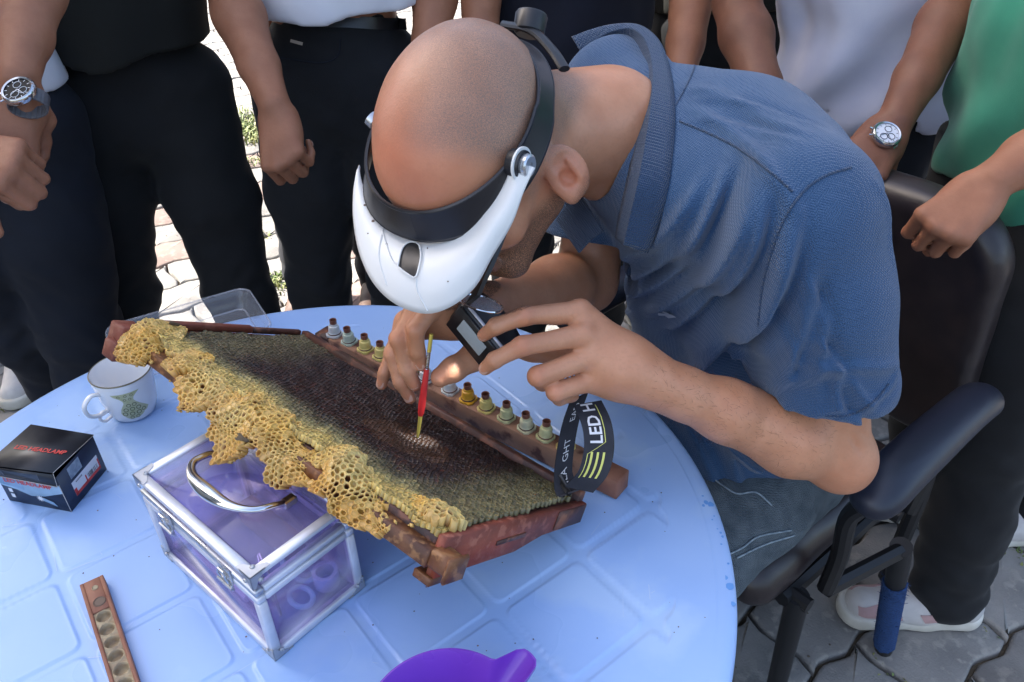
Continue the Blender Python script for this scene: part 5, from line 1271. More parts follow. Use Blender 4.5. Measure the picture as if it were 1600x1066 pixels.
def shoe(parent, toe, heel, mu, ms, sc=1.0, accent=None, laces=None, high=.085, name='shoe'):
    toe = np.asarray(toe, float); heel = np.asarray(heel, float); y = nrm(toe-heel); M = frame3(y, V(0, 0, 1)); L = np.linalg.norm(toe-heel); O = heel.copy(); O[2] = .0
    W = lambda a, b, c: O+M@V(a, b, c)
    lo = np.minimum(W(-.07, -.03, 0), W(.07, L+.03, .16)); lo = np.minimum(lo, np.minimum(W(.07, -.03, 0), W(-.07, L+.03, .16)))-.01; hi = np.maximum(np.maximum(W(-.07, -.03, 0), W(.07, L+.03, .16)), np.maximum(W(.07, -.03, 0), W(-.07, L+.03, .16)))+.01; lo[2] = -.01
    s = SDF(lo, hi, .0038)
    s.chain([W(0, .045, .040), W(0, L*.45, .036), W(.004, L-.055, .030)], [.036, .034, .034], k=.02, lat=M[:, 0], sc=1.12)
    s.chain([W(0, .045, .055), W(0, .055, high+.015)], [.034, .036], k=.02); s.cone(W(0, .06, .07), W(0, L*.62, .045), .034, .030, k=.02)
    s.plane(W(0, .055, high+.02), nrm(M@V(0, -.25, 1))); s.chain([W(0, .060, .07), W(0, .055, .14)], [.026, .030], k=.004, mode='sub'); s.plane(W(0, 0, .018), V(0, 0, -1))
    v, f = s.mesh(1); up = mesh_np('shoe', v, f, mu, parent)
    s = SDF(lo, hi, .0038)
    s.chain([W(0, .040, .020), W(0, L*.42, .016), W(.005, L-.05, .018)], [.040, .035, .042], k=.02, lat=M[:, 0], sc=1.08); s.plane(W(0, 0, .034), V(0, 0, 1)); s.plane(W(0, 0, .003), V(0, 0, -1)); s.plane(W(0, L*.4, .034), nrm(M@V(0, -.0, 1)))
    v, f = s.mesh(1); so_ = mesh_np('sole', v, f, ms, up)
    if laces:
        b = MB()
        for k in range(5):
            yy = L*.40+.018*k; zz = .093-.0125*k*.9; b.tube([W(-.022, yy, zz-.012), W(0, yy+.004, zz+.001), W(.022, yy, zz-.012)], .0034, 6)
        b.build('laces', laces, up, smooth=True)
    if accent:
        b = MB()
        for sg in (-1, 1):
            bb = BVHTree.FromPolygons([q.co[:] for q in up.data.vertices], [list(q.vertices) for q in up.data.polygons])
            def onS(yy, zz):
                p0 = W(sg*.12, yy, zz); h = bb.ray_cast(Vector(tuple(p0)), Vector(tuple(M@V(-sg, 0, 0)))); return np.array(h[0])+M@V(sg*.0012, 0, 0) if h[0] is not None else W(sg*.04, yy, zz)
            for poly, mm in accent:
                q0_, q1_, q2_, q3_ = [V(*q) for q in poly]; nu, nv = 12, 5
                MB().sheet([[onS(L*c_[0], c_[1]) for c_ in [(q0_*(1-u)+q1_*u)*(1-w_)+(q3_*(1-u)+q2_*u)*w_ for w_ in np.linspace(0, 1, nv)]] for u in np.linspace(0, 1, nu)], thick=.0016).build('shoe_panel', mm, up, smooth=True)
    return up
M_shoew = mat('sneaker_white', (.56, .53, .50), .6, col2=(.48, .45, .43), nscale=40, bump=.3, bscale=300, bdist=.0006)
M_sole = mat('sneaker_sole', (.62, .59, .52), .6, col2=(.48, .45, .38), nscale=18)
M_pink = mat('sneaker_pink', (.44, .27, .26), .7, col2=(.38, .24, .23), nscale=60)
M_mint = mat('sneaker_mint', (.22, .38, .34), .6)
M_lace = mat('sneaker_laces', (.42, .42, .50), .8)
M_shoeb = mat('shoe_black', (.02, .02, .022), .55)
M_shoebr = mat('shoe_brown', (.10, .055, .035), .6, col2=(.07, .04, .03), nscale=40)
for sg in (1, -1):
    k_ = PEL+sg*.10*V(.64, -.77, 0)+fH*.45; shoe(man, V(k_[0], k_[1], 0)+fH*.20, V(k_[0], k_[1], 0)-fH*.06, M_shoeb, M_shoeb)

# ------------------------------------------------------------------ magnifier visor on his head
vz = empty('magnifier_visor', HW3(0, .06, 0), 'white magnifier visor with a black headband on the bald man\'s head', 'visor')
M_band = mat('headband_plastic', (.010, .010, .013), .33, rvar=.05, col2=(.014, .014, .018), nscale=20)
rows = []; BANDE = []
for k in range(73):
    a = 2*math.pi*k/72; x = .0835*math.sin(a); y = -.003+.100*math.cos(a); wt = .0140 if math.cos(a) > -.2 else .0115; fl = .004*max(math.cos(a), 0)
    tz = .017+.013*math.cos(a); bk = max(-math.cos(a), 0)**.6
    fr = max(math.cos(a), 0)**.7; xo = .010*math.sin(a)*(1 if math.sin(a) > 0 else 2.4)*max(math.cos(a)+.35, 0)
    rows.append([HW3(x*1.03+xo, y+.013*fr-.013*bk, tz-wt+.003*fr), HW3(x*1.02+xo*.7, y+.009*fr-.009*bk, tz-wt*.35), HW3(x*1.01+xo*.4, y+.003*fr-.005*bk, tz+wt*.35), HW3(x+xo*.2, y-.003*fr, tz+wt)])
    BANDE.append((rows[-1][0], rows[-1][3]))
MB().sheet(rows, thick=.0032).build('headband', M_band, vz, smooth=True)
for zz in (0, 1): MB().tube([q[zz] for q in BANDE[:-1]], .0021, 6, closed=True).build('band_edge', M_band, vz, smooth=True)
kc = at(829, 34, .80); kd = nrm(hF*-1+hU*.25); KMt = frame3(nrm(np.cross(kd, hL)), kd)
MB(KMt, kc).lathe([(0, -.014), (.012, -.014), (.016, -.010), (.0165, .006), (.0150, .0085), (0, .009)], seg=28).build('ratchet_knob', M_black, vz, smooth=True)
MB().tube(smoothpath([at(785, 38, .80), at(830, 48, .79), at(862, 78, .775), at(882, 108, .762)], 6), .0062, 10, flat=.6).build('ratchet_strap', M_black, vz, smooth=True)
M_visor = mat('visor_white', (.74, .74, .72), .38, col2=(.70, .70, .68), nscale=12)
inn = [(800, 252), (788, 288), (748, 336), (697, 367), (664, 373), (624, 360), (590, 330), (570, 298), (562, 272), (562, 262)]
out = [(836, 262), (818, 300), (799, 350), (768, 402), (742, 448), (706, 478), (667, 490), (622, 477), (586, 445), (563, 398), (553, 345), (553, 300), (558, 268), (561, 258)]
I2, O2 = smoothpath([V(*p, 0) for p in inn], 12), smoothpath([V(*p, 0) for p in out], 10)
def resamp(P, n):
    P = np.array(P); d = np.r_[0, np.cumsum(np.linalg.norm(np.diff(P, axis=0), axis=1))]; t = np.linspace(0, d[-1], n); return np.stack([np.interp(t, d, P[:, i]) for i in range(P.shape[1])], 1)
I2, O2 = resamp(I2, 60), resamp(O2, 60); rows = []; M_u = []
for k in range(60):
    u = k/59; tin = np.interp(u, [0, .25, .5, .75, 1], [.688, .706, .735, .775, .805]); tout = np.interp(u, [0, .2, .45, .6, .8, 1], [.684, .700, .715, .735, .775, .805]); row = []
    for j, t in enumerate(np.linspace(0, 1, 12)):
        p = I2[k]*(1-t)+O2[k]*t; tt = tin*(1-t)+tout*t-.016*math.sin(math.pi*t)*math.sin(math.pi*min(max(u, .0), 1)); row.append(at(p[0], p[1], tt))
    rows.append(row)
brim = MB().sheet(rows, thick=.0018).build('visor_brim', M_visor, vz, smooth=True, angle=None)
VB = bvh_of(brim)
def on_brim(px, py, lift): d = ray(px, py); h = VB.ray_cast(Vector(tuple(CAM)), Vector(tuple(nrm(d)))); return np.array(h[0])-CF*lift if h[0] is not None else at(px, py, .70)
pts = [tuple(p[:2]) for p in resamp(smoothpath([V(x, y, 0) for x, y in [(622, 417), (627, 394), (634, 382), (645, 378), (655, 383), (658, 400), (655, 418), (649, 434), (636, 428), (622, 417)]], 5), 30)][:-1]
MB().add([on_brim(*p, .0010) for p in pts]+[on_brim(p[0]*.5+641*.5, p[1]*.5+405*.5, .0012) for p in pts]+[on_brim(641, 405, .0013)], [[i, (i+1) % 29, 29+(i+1) % 29, 29+i] for i in range(29)]+[[29+i, 29+(i+1) % 29, 58] for i in range(29)]).build('lens_notch', M_black, vz)
MB().tube([on_brim(*p, .0030) for p in pts], .0009, 5, closed=True).build('notch_rim', M_visor, vz, smooth=True)
for path in ([(600, 352), (592, 400), (604, 446)], [(650, 436), (652, 455), (668, 486)], [(597, 360), (612, 405), (624, 414)]):
    MB().tube([on_brim(*p[:2], .0004) for p in resamp(smoothpath([V(x, y, 0) for x, y in path], 6), 14)], .0009, 5).build('brim_crease', M_visor, vz, smooth=True)
for (p, r) in [((570, 321), 2.0), ((583, 346), 2.6), ((604, 382), 2.0), ((668, 388), 1.2), ((700, 440), 1.2), ((575, 365), 1.2)]:
    c = on_brim(*p, .0006); MB().add([c+CR*r*.0006*math.cos(a)+CU*r*.0006*math.sin(a) for a in np.arange(8)*.785], [list(range(8))]).build('honey_speck', M_waxdark, vz)
pv_ = at(818, 258, .690); PMv = frame3(hU, nrm(hL*.75+c2w(V(0, 0, 1))*.55)); 
MB(PMv, pv_).lathe([(0, -.012), (.0125, -.012), (.0135, -.004), (.0125, .0005), (.0, .0005)], seg=32).build('pivot_washer', M_black, vz, smooth=True)
MB(PMv, pv_).lathe([(0.0095, .0005)]+[(.0102, .002), (.0102, .0062), (.0085, .0075), (.0035, .0075), (.003, .0055), (0, .0055)], seg=24).build('pivot_screw', M_alu, vz, smooth=True)
MB(PMv, pv_).lathe([(.0125, -.003), (.0155, -.003), (.0155, -.0012), (.0125, -.0012)], seg=32).build('pivot_ring', M_visor, vz, smooth=True)
MB().tube([at(586, 191, .80), at(578, 184, .80)], .008, 12).build('pivot_screw', M_alu, vz, smooth=True)
MB().sheet([[at(798, 340, .722), at(790, 352, .745)], [at(786, 372, .722), at(772, 392, .75)], [at(770, 412, .722), at(755, 430, .75)], [at(757, 440, .725), at(738, 464, .75)], [at(748, 462, .73), at(728, 478, .75)]], thick=.004).build('lens_frame', M_black, vz, smooth=True)
lc = at(752, 474, .765); LM = frame3(c2w(V(1, -.25, -.1)), c2w(V(-.05, .93, .36)))
MB(LM, lc).lathe([(.0, .0012), (.012, .0009), (.021, 0), (.012, -.0009), (0, -.0012)], seg=30).build('lens', M_clear, vz, smooth=True)
MB(LM, lc).tube([V(.0215*math.cos(a), .0215*math.sin(a), 0) for a in np.arange(30)*math.pi/15], .0011, 6, closed=True).build('lens_ring', M_chrome, vz, smooth=True)

# ------------------------------------------------------------------ red grafting tool
t0, t1 = at(652, 688, .8585), at(674, 522, .815); td = nrm(t1-t0); tl = np.linalg.norm(t1-t0)
gt = empty('grafting_tool', t0, 'thin red grafting tool with brass ends held against the comb', 'grafting tool')
M_toolred = mat('tool_red', (.60, .03, .03), .3); M_brass = mat('brass_yellow', (.62, .50, .10), .3, metal=.35)
pt = lambda a: t0+td*tl*a
MB().tube([pt(.24), pt(.27), pt(.34), pt(.50), pt(.68)], [.0024, .0034, .0040, .0036, .0028], 14).build('handle', M_toolred, gt, smooth=True)
MB().tube([pt(.03), pt(.10), pt(.25)], [.0011, .0020, .0023], 10).build('ferrule', M_brass, gt, smooth=True); MB().tube([pt(.70), pt(.84)], .0011, 8).build('spring_core', M_alu, gt, smooth=True)
e1, e2 = nrm(np.cross(td, V(0, 1, 0))), None; e2 = np.cross(td, e1)
MB().tube([pt(.68+.17*k/110)+.0017*(math.cos(k*.7)*e1+math.sin(k*.7)*e2) for k in range(111)], .00055, 5).build('spring', M_chrome, gt, smooth=True)
MB().tube([pt(.84), pt(1.0)], [.0022, .0022], 10).build('plunger', M_brass, gt, smooth=True); MB().tube([pt(0)-td*.004, pt(.03)], [.0012, .0010], 8, flat=.4).build('tip', M_chrome, gt, smooth=True)

# ------------------------------------------------------------------ headlamp and its strap
hl = empty('headlamp', at(750, 525, .81), 'small black LED headlamp held in the left hand with its strap hanging down', 'headlamp')
LN = c2w(nrm(V(-.62, -.50, .62))); lx = c2w(nrm(V(.62, -.75, .1))); LM = frame3(lx, LN); lo_ = at(750, 524, .812)   # y along the lens, z out of the lens
s = SDF(lo_-.06, lo_+.06, .0016); s.rbox(lo_-LN*.008, (.0225, .036, .018), .010, M=LM); s.ell(lo_-LN*.016+LM@V(0, 0, 0), (.025, .037, .018), LM, k=.01); v, f = s.mesh(1); mesh_np('housing', v, f, M_black, hl)
MB(LM, lo_+LN*.0098).box((0, 0, 0), (.0195, .033, .0015), bev=.001).build('bezel', M_black, hl)
M_lens = bpy.data.materials.new('lamp_lens'); M_lens.use_nodes = True; _b = M_lens.node_tree.nodes['Principled BSDF']; _b.inputs['Base Color'].default_value = (.07, .09, .12, 1); _b.inputs['Roughness'].default_value = .6; _b.inputs['Emission Color'].default_value = (.75, .88, 1, 1); _b.inputs['Emission Strength'].default_value = .05
MB(LM, lo_+LN*.0118).box((-.002, -.003, 0), (.0095, .018, .0008), bev=.0006).build('lens', M_lens, hl)
MB(LM, lo_+LN*.001).box((-.0225, 0, .004), (.0012, .026, .0016), bev=.0005).build('trim', M_alub, hl)
# strap: a closed loop of flat webbing hanging from the hand
cp_ = [(903, 612, .845), (888, 650, .835), (879, 690, .838), (874, 735, .842), (886, 772, .842), (912, 768, .826), (940, 752, .806), (956, 712, .800), (955, 668, .806), (936, 628, .822), (918, 606, .84)]
outer = [at(*p) for p in cp_]
P = smoothpath(outer, 7); wv = c2w(nrm(V(.86, .08, -.42)))
def strap_sheet(C, wdir, wid, nm, m=M_strap):
    rows = []
    for c, wd_ in zip(C, wdir): rows.append([c+wd_*wid*t for t in np.linspace(-.5, .5, 5)])
    return MB().sheet(rows, thick=.0016).build(nm, m, hl, smooth=True, angle=50)
# front panel of the strap (carries the lettering) and the inner return panel
fa = smoothpath([at(918, 630, .822), at(932, 662, .803), at(936, 700, .797), at(927, 738, .800), at(905, 765, .812)], 8)
fw_ = [c2w(nrm(V(.80, .12-.25*i/len(fa), .10+.5*(i/len(fa)-.5)))) for i in range(len(fa))]
strap_sheet(fa, fw_, .030, 'strap')
ia = smoothpath([at(905, 765, .812), at(889, 768, .825), at(880, 745, .838), at(884, 700, .845), at(893, 655, .848), at(905, 620, .85)], 7)
iw = [c2w(nrm(V(.72, .30, .35-.9*min(1, i/14)))) for i in range(len(ia))]
strap_sheet(ia, iw, .026, 'strap')
MB().tube([at(876, 742, .826), at(889, 771, .818), at(872, 748, .842)], .0028, 8).build('strap_slider', M_black, hl, smooth=True)
FA = np.array(fa); FW = np.array(fw_); dF = np.r_[0, np.cumsum(np.linalg.norm(np.diff(FA, axis=0), axis=1))]
def fpos(u, w_):   # u metres up from the lower end, w across
    t = dF[-1]-u; c = V(*[np.interp(t, dF, FA[:, i]) for i in range(3)]); q = V(*[np.interp(t, dF, FW[:, i]) for i in range(3)]); e = .002; tg = V(*[np.interp(t+e, dF, FA[:, i])-np.interp(t-e, dF, FA[:, i]) for i in range(3)])
    n = nrm(np.cross(tg, q)); n = n if n@(-CF) > 0 else -n; return c+q*w_+n*.0016
put_text('lettering', 'LED HEADLIGHT', .0165, None, V(1, 0, 0), V(0, 1, 0), M_white, hl, bold=True, fn=lambda a, b: fpos(.058+a*.92, .0045-b+.001)) if False else None
v_, f_ = text_mesh('LED H', .0175, True); mesh_np('lettering', np.array([fpos(.056+a, .0035-b) for a, b in v_]), f_, M_white, hl, smooth=False)
ln_ = MB()
for k, w0 in enumerate((-.0075, -.0015, .0045)):
    ln_.add([fpos(u, w0+d_) for u in np.linspace(.020, .048, 6) for d_ in (0, .0022)], [[2*i, 2*i+1, 2*i+3, 2*i+2] for i in range(5)])
for A, B in (((.018, -.0110), (.046, -.0110)), ((.046, -.0110), (.058, .0060)), ((.058, .0060), (.120, .0060))):
    ln_.add([fpos(A[0]+(B[0]-A[0])*t, A[1]+(B[1]-A[1])*t+d_) for t in np.linspace(0, 1, 6) for d_ in (0, .0008)], [[2*i, 2*i+1, 2*i+3, 2*i+2] for i in range(5)])
ln_.build('stripe_print', M_yellow, hl)
IA = np.array(ia); IW = np.array(iw); dI = np.r_[0, np.cumsum(np.linalg.norm(np.diff(IA, axis=0), axis=1))]
def ipos(u, w_):
    c = V(*[np.interp(u, dI, IA[:, i]) for i in range(3)]); q = V(*[np.interp(u, dI, IW[:, i]) for i in range(3)]); return c+q*w_-CF*.0022
for txt, st_, sz in (('HEA', .022, .0125), ('GHT', .052, .0120), ('EAD', .095, .011)):
    v_, f_ = text_mesh(txt, sz, False); mesh_np('lettering', np.array([ipos(st_+a, .005-b) for a, b in v_]), f_, M_white, hl, smooth=False)
# the lamp is lit
ll = bpy.data.lights.new('headlamp_light', 'SPOT'); ll.energy = .34; ll.spot_size = R_(22); ll.spot_blend = .7; ll.color = (.92, .96, 1); ll.shadow_soft_size = .006
lo2 = bpy.data.objects.new('headlamp_light', ll); COL.objects.link(lo2); lp_ = lo_+LN*.016; tgt = at(655, 690, .862)
lo2.location = Vector(tuple(lp_)); lo2.rotation_euler = Vector(tuple(tgt-lp_)).to_track_quat('-Z', 'Y').to_euler()
# ------------------------------------------------------------------ the crowd round the table
def ik(S_, H_, l1, l2, hint):
    d = H_-S_; L = min(np.linalg.norm(d), (l1+l2)*.995); d = nrm(d); a = (l1*l1-l2*l2+L*L)/(2*L); h = math.sqrt(max(l1*l1-a*a, 0)); hint = np.asarray(hint, float); hint = nrm(hint-d*(hint@d)); return S_+d*a+hint*h

def crowd_person(label, base, face, m_skin, m_shirt, m_pants, hem=.93, arms=(None, None), feet=None, m_shoe=None, m_sole=None, H=1.75, wid=1.0, lean=0, res=.006, sres=.0075, sleeve=.62, shirt_len=None, hair='short', shoekw=None, hair_col=None, belly=0, group='people standing round the table', shirt_name='t_shirt', legw=1.0, hipshift=0.0, tuck=0, folds_amp=.006, foldf=5):
    k = H/1.75; f = nrm(V(*face, 0)); l = np.cross(V(0, 0, 1), f); B = V(base[0], base[1], 0)
    W = lambda a, b, c: B+l*a*k+f*(b*k+lean*max(c*k-.9, 0))+V(0, 0, c*k)
    root = empty('person', B, label, 'person', group)
    SH = [W(.185*wid, 0, 1.42), W(-.185*wid, 0, 1.42)]; NK = W(0, .0, 1.475); HC = W(0, .035, 1.665); HMp = np.c_[l, f, V(0, 0, 1)]; hp_t = nrm(f*.97+V(0, 0, -.25)); HMp = frame3(hp_t, V(0, 0, 1))
    HMp = np.c_[np.cross(HMp[:, 2], HMp[:, 1])*1.0, HMp[:, 1], HMp[:, 2]]; HMp[:, 0] = np.cross(HMp[:, 1], HMp[:, 2]); HMp[:, 0] = l
    el, wr, hands = [], [], []
    for i in (0, 1):
        a = arms[i]
        if a is None: a = dict(w=W((.27 if i == 0 else -.27)*wid, .05, .83), d=V(0, 0, -1)+f*.15, n=(l if i == 0 else -l), curl=(.35, .4, .45, .5))
        a = dict(a); a.setdefault('curl', (.4,)*4); a.setdefault('thumb', (.6, .5)); a.setdefault('hint', (l if i == 0 else -l)*.6-f*.8); wr.append(np.asarray(a['w'], float)); hands.append(a)
        e = a.get('e'); el.append(np.asarray(e, float) if e is not None else ik(SH[i], wr[i], .29*k, .255*k, a['hint']))
    allp = np.array(SH+el+wr+[HC+V(0, 0, .12), HC-V(0, 0, .12), NK]); lo = allp.min(0)-.13; hi = allp.max(0)+.13; lo[2] = min(lo[2]-.05, .95)
    s = SDF(lo, hi, res)
    head_prims(s, HC, HMp); s.chain([HC-V(0, 0, .06)-f*.03, NK-f*.01], [.058, .062], k=.025)
    for i in (0, 1):
        s.chain([NK-f*.01, mid(NK, SH[i], .6), SH[i]], [.058, .050, .050], k=.03)
        s.chain([SH[i], mid(SH[i], el[i], .5), el[i]], [.050, .046, .038], k=.02); s.chain([el[i], mid(el[i], wr[i], .3), mid(el[i], wr[i], .7), wr[i]], [.039, .043, .033, .0265], k=.015)
    s.chain([W(0, 0, 1.36), W(0, 0, 1.02)], [.09, .085], k=.04, lat=l, sc=1.4)
    nails = [] if res < .0045 else None
    for i in (0, 1):
        a = hands[i]; M = frame3(a['d'], a['n']); side = a.get('side'); 
        if side is None: side = 1 if (M[:, 0]@(f)) > 0 else -1
        hand_prims(s, wr[i]+nrm(a['d'])*.008, M, a['curl'], side, a['thumb'], sp=a.get('sp', .03), hs=a.get('hs', 1.0)*k, nails=nails)
    s.displace(lambda x, y, z: .0008*wob(x, y, z, 18, 6, 2))
    def at_(P):
        h, b, r, lp = head_attrs(P, HC, HMp, '', .35)
        return h, b, r, lp
    body = finish_skin(s, 'body', root, m_skin, at_); del s
    if nails: add_nails(nails, root)
    # eyes and hair
    for x in (-1, 1): MB().lathe([(0, -.011), (.008, -.008), (.0112, 0), (.008, .008), (0, .011)], c=HC+HMp@V(.031*x, .081, -.024), seg=12).build('eye', M_eye, root, smooth=True)
    s = SDF(HC-.16, HC+.16, .006); s.ell(HC+HMp@V(0, -.014, .018), (.085, .103, .090), HMp, k=0); s.ell(HC+HMp@V(0, -.05, -.03), (.072, .066, .07), HMp, k=.02)
    s.plane(HC+HMp@V(0, .055, .045), nrm(HMp@V(0, 1, -.55))); s.plane(HC+HMp@V(0, 0, -.085), V(0, 0, -1)); s.displace(lambda x, y, z: .004*wob(x, y, z, 30, 8, 2)); v, f_ = s.mesh(1); mesh_np('hair', v, f_, hair_col or M_hair, root)
    # shirt
    hz = hem; lo2 = np.minimum(lo, B-V(.34, .34, 0)); hi2 = np.maximum(hi, B+V(.34, .34, 0)); lo2[2] = hz-.05; hi2[2] = 1.56*k
    s = SDF(lo2, hi2, sres)
    for i in (0, 1):
        s.chain([W(0, 0, 1.42), SH[i]], [.078, .066], k=.04); q = mid(SH[i], el[i], sleeve); s.chain([SH[i], q], [.068, .066], k=.04)
        dd = nrm(el[i]-SH[i]); s.plane(q+dd*.002, dd, q-.10, q+.10); s.cone(q-dd*.03, q+dd*.06, .049, .062, k=.003, mode='sub')
    s.chain([W(0, belly*.5, .90), W(0, .01+belly, 1.10), W(0, .005, 1.33)], [.128, .125+belly*.3, .118], k=.03, lat=l, sc=1.36*wid)
    s.chain([W(0, .01, 1.47), W(0, .02, 1.56)], [.066, .09], k=.006, mode='sub')
    s.plane(V(B[0], B[1], hz), nrm(V(.04, .05, -1)))
    if not tuck: s.chain([W(0, belly*.5, hz/k-.05), W(0, belly*.6, hz/k+.035)], [.100, .094], k=.004, lat=l, sc=1.36*wid, mode='sub')
    seed = int(abs(base[0]*997+base[1]*131)) % 1000
    s.displace(lambda x, y, z: folds_amp*wob(x*1.2, y*1.2, z*.45, foldf, seed, 3)+folds_amp*.7*np.sin(40*(x*l[0]+y*l[1])+4*np.sin(z*9+seed))*ss(1.15, .95, z), .03)
    v, f_ = s.mesh(1); mesh_np(shirt_name, v, f_, m_shirt, root)
    # trousers
    hips = [W(.088*wid+hipshift, 0, .90), W(-.088*wid+hipshift, 0, .90)]
    if feet is None: feet = [W(.12, .0, 0), W(-.12, .0, 0)]
    ft = [np.asarray(p, float)[:3]*V(1, 1, 0) for p in feet]; 
    top = hz+.045; P = np.array(hips+ft); lo3 = P.min(0)-.22; hi3 = P.max(0)+.22; lo3[2] = .02; hi3[2] = top+.03
    s = SDF(lo3, hi3, sres)
    s.chain([W(hipshift, 0, .86), W(0, 0, 1.0)], [.098, .090], k=.03, lat=l, sc=1.38*wid)
    for i in (0, 1):
        kn_ = mid(hips[i], ft[i], .50)+f*.015; an = ft[i]+V(0, 0, .07)
        s.chain([hips[i], mid(hips[i], kn_, .5), kn_, mid(kn_, an, .5), an], [q*legw for q in (.098, .092, .074, .068, .062)], k=.025)
    s.plane(V(B[0], B[1], top), V(0, 0, 1)); 
    def tf(x, y, z): return .0075*wob(x, y, z*1.3, 6, seed+3, 3)+.0035*np.sin(z*75+3*np.sin(x*25+y*18+seed))*ss(.34, .10, z)+.0025*np.sin(z*95+4*np.sin(x*21+y*23))*np.exp(-((z-.47)/.08)**2)
    s.displace(tf, .03); v, f_ = s.mesh(1); mesh_np('trousers', v, f_, m_pants, root)
    fd = f
    for i in (0, 1):
        dirn = shoekw.get('dirs', (f, f))[i] if shoekw else f; dirn = nrm(V(dirn[0], dirn[1], 0))
        kw = {q: v_ for q, v_ in (shoekw or {}).items() if q not in ('dirs', 'len')}; L = (shoekw or {}).get('len', .285)
        shoe(root, ft[i]+dirn*(L-.085), ft[i]-dirn*.085, m_shoe or M_shoeb, m_sole or M_shoeb, **kw)
    return root, wr, el, W
M_eye = mat('eye_white', (.7, .68, .66), .2); M_hair = mat('hair_black', (.012, .010, .009), .6, col2=(.03, .024, .02), nscale=200, bump=.8, bscale=300, bdist=.003)
def cl(n, a, b=None, **k): return cloth(n, a, b or tuple(q*.8 for q in a), **k)
M_wt = cl('shirt_white', (.74, .74, .78), (.68, .68, .74)); M_wt2 = cl('shirt_white_lilac', (.78, .77, .88), (.70, .70, .84))
M_olive = cl('shirt_olive_black', (.0045, .005, .0032), sheen=.02); M_navyt = cl('shirt_navy', (.0035, .0045, .014), sheen=.02); M_green = cl('shirt_green', (.03, .24, .15), (.022, .19, .12)); M_green2 = cl('shirt_green_print', (.05, .18, .09), (.025, .10, .05), ns=40)
M_pnavy = cl('trousers_navy', (.0032, .005, .011), sheen=.05); M_pblack = cl('trousers_black', (.0022, .0027, .0042), sheen=.05); M_pjean = cl('jeans_black', (.0030, .0038, .006), bump=1, sheen=.05); M_pslate = cl('trousers_dark_navy', (.0035, .006, .014), sheen=.02)

def watch(label, wpos, arm_dir, out, r, m_dial, m_case, m_ring, strap='bracelet', dark=False, group=None):
    """dial centre a little proud of the wrist; arm_dir along the arm, out = dial normal"""
    M = frame3(arm_dir, out); M = np.c_[M[:, 0], M[:, 1], M[:, 2]]; C = np.asarray(wpos, float)
    t = empty('wristwatch', C, label, 'watch', group); O = C
    g_ = lambda: MB(M, O)
    g_().lathe([(0, -.007), (r*.86, -.007), (r, -.004), (r*1.02, .000), (r*.99, .003), (r*.90, .0048), (r*.80, .0040)], seg=48).build('case', m_case, t, smooth=True)
    dial = g_().lathe([(0, .0026), (r*.82, .0026)], seg=48).build('dial', m_dial, t)
    mk = M_white if dark else M_boxnavy
    b = g_()
    for k in range(12):
        a = k*math.pi/6; c, s_ = math.cos(a), math.sin(a); q = lambda rr, w_: V(c*rr-s_*w_, s_*rr+c*w_, .0030)
        b.add([q(r*.62, -.0004), q(r*.76, -.0004), q(r*.76, .0004), q(r*.62, .0004)], [[0, 1, 2, 3]])
    for a, L_, w_ in ((.9, .5, .0006), (2.4, .68, .0005)):
        c, s_ = math.cos(a), math.sin(a); b.add([V(-s_*w_, c*w_, .0034), V(s_*w_, -c*w_, .0034), V(c*r*L_+s_*w_*.5, s_*r*L_-c*w_*.5, .0034), V(c*r*L_-s_*w_*.5, s_*r*L_+c*w_*.5, .0034)], [[0, 1, 2, 3]])
    b.build('markers', mk, t)
    for k, (x, y) in enumerate(((-.34, .10), (.10, .36), (.06, -.36))):
        g_().tube([V(r*x+r*.24*math.cos(a), r*y+r*.24*math.sin(a), .0030) for a in np.arange(20)*math.pi/10], .00035 if dark else .0005, 5, closed=True).build('subdial', mk, t)
    g_().tube([V(r*.9, 0, -.001), V(r*1.17, 0, -.001)], .0016, 10).build('crown', m_case, t, smooth=True)
    g_().tube([V(r*.8, r*.5, -.001), V(r*1.02, r*.62, -.001)], .0012, 8).build('crown', m_case, t, smooth=True)
    # strap round the wrist: lateral axis is x
    wr_ = .0262 if strap == 'bracelet' else .0225; n = 22
    for k in range(n):
        a = math.pi/2+ (k+.5)/n*2*math.pi; 
        if math.sin(a) > .80: continue
        cx, cz = 1.04*wr_*math.cos(a), -wr_*.80-.004+wr_*.84*math.sin(a); tx = V(-math.sin(a), 0, math.cos(a)*.84); tx = nrm(tx); nz = V(math.cos(a), 0, math.sin(a)); Ml = np.c_[tx, V(0, 1, 0), np.cross(tx, V(0, 1, 0))]
        hw = .0095 if strap == 'bracelet' else .0100; stp = 2*math.pi*wr_/n/2
        b = g_(); b.box((cx, 0, cz), (stp*(.90 if strap == 'bracelet' else 1.06), hw*(1 if strap != 'bracelet' else .42), .0014), M=Ml, bev=.0005)
        if strap == 'bracelet':
            for s_ in (-1, 1): b.box((cx, s_*hw*.74, cz), (stp*.90, hw*.27, .0012), M=Ml, bev=.0004)
        b.build('link' if strap == 'bracelet' else 'strap', m_ring, t)
    return t
M_steel = mat('watch_steel', (.55, .56, .58), .18, metal=.95); M_dialw = mat('dial_white', (.62, .65, .74), .4); M_diald = mat('dial_black', (.012, .013, .015), .55, spec=.2); M_wstrap = mat('watch_strap_grey', (.09, .09, .10), .5)

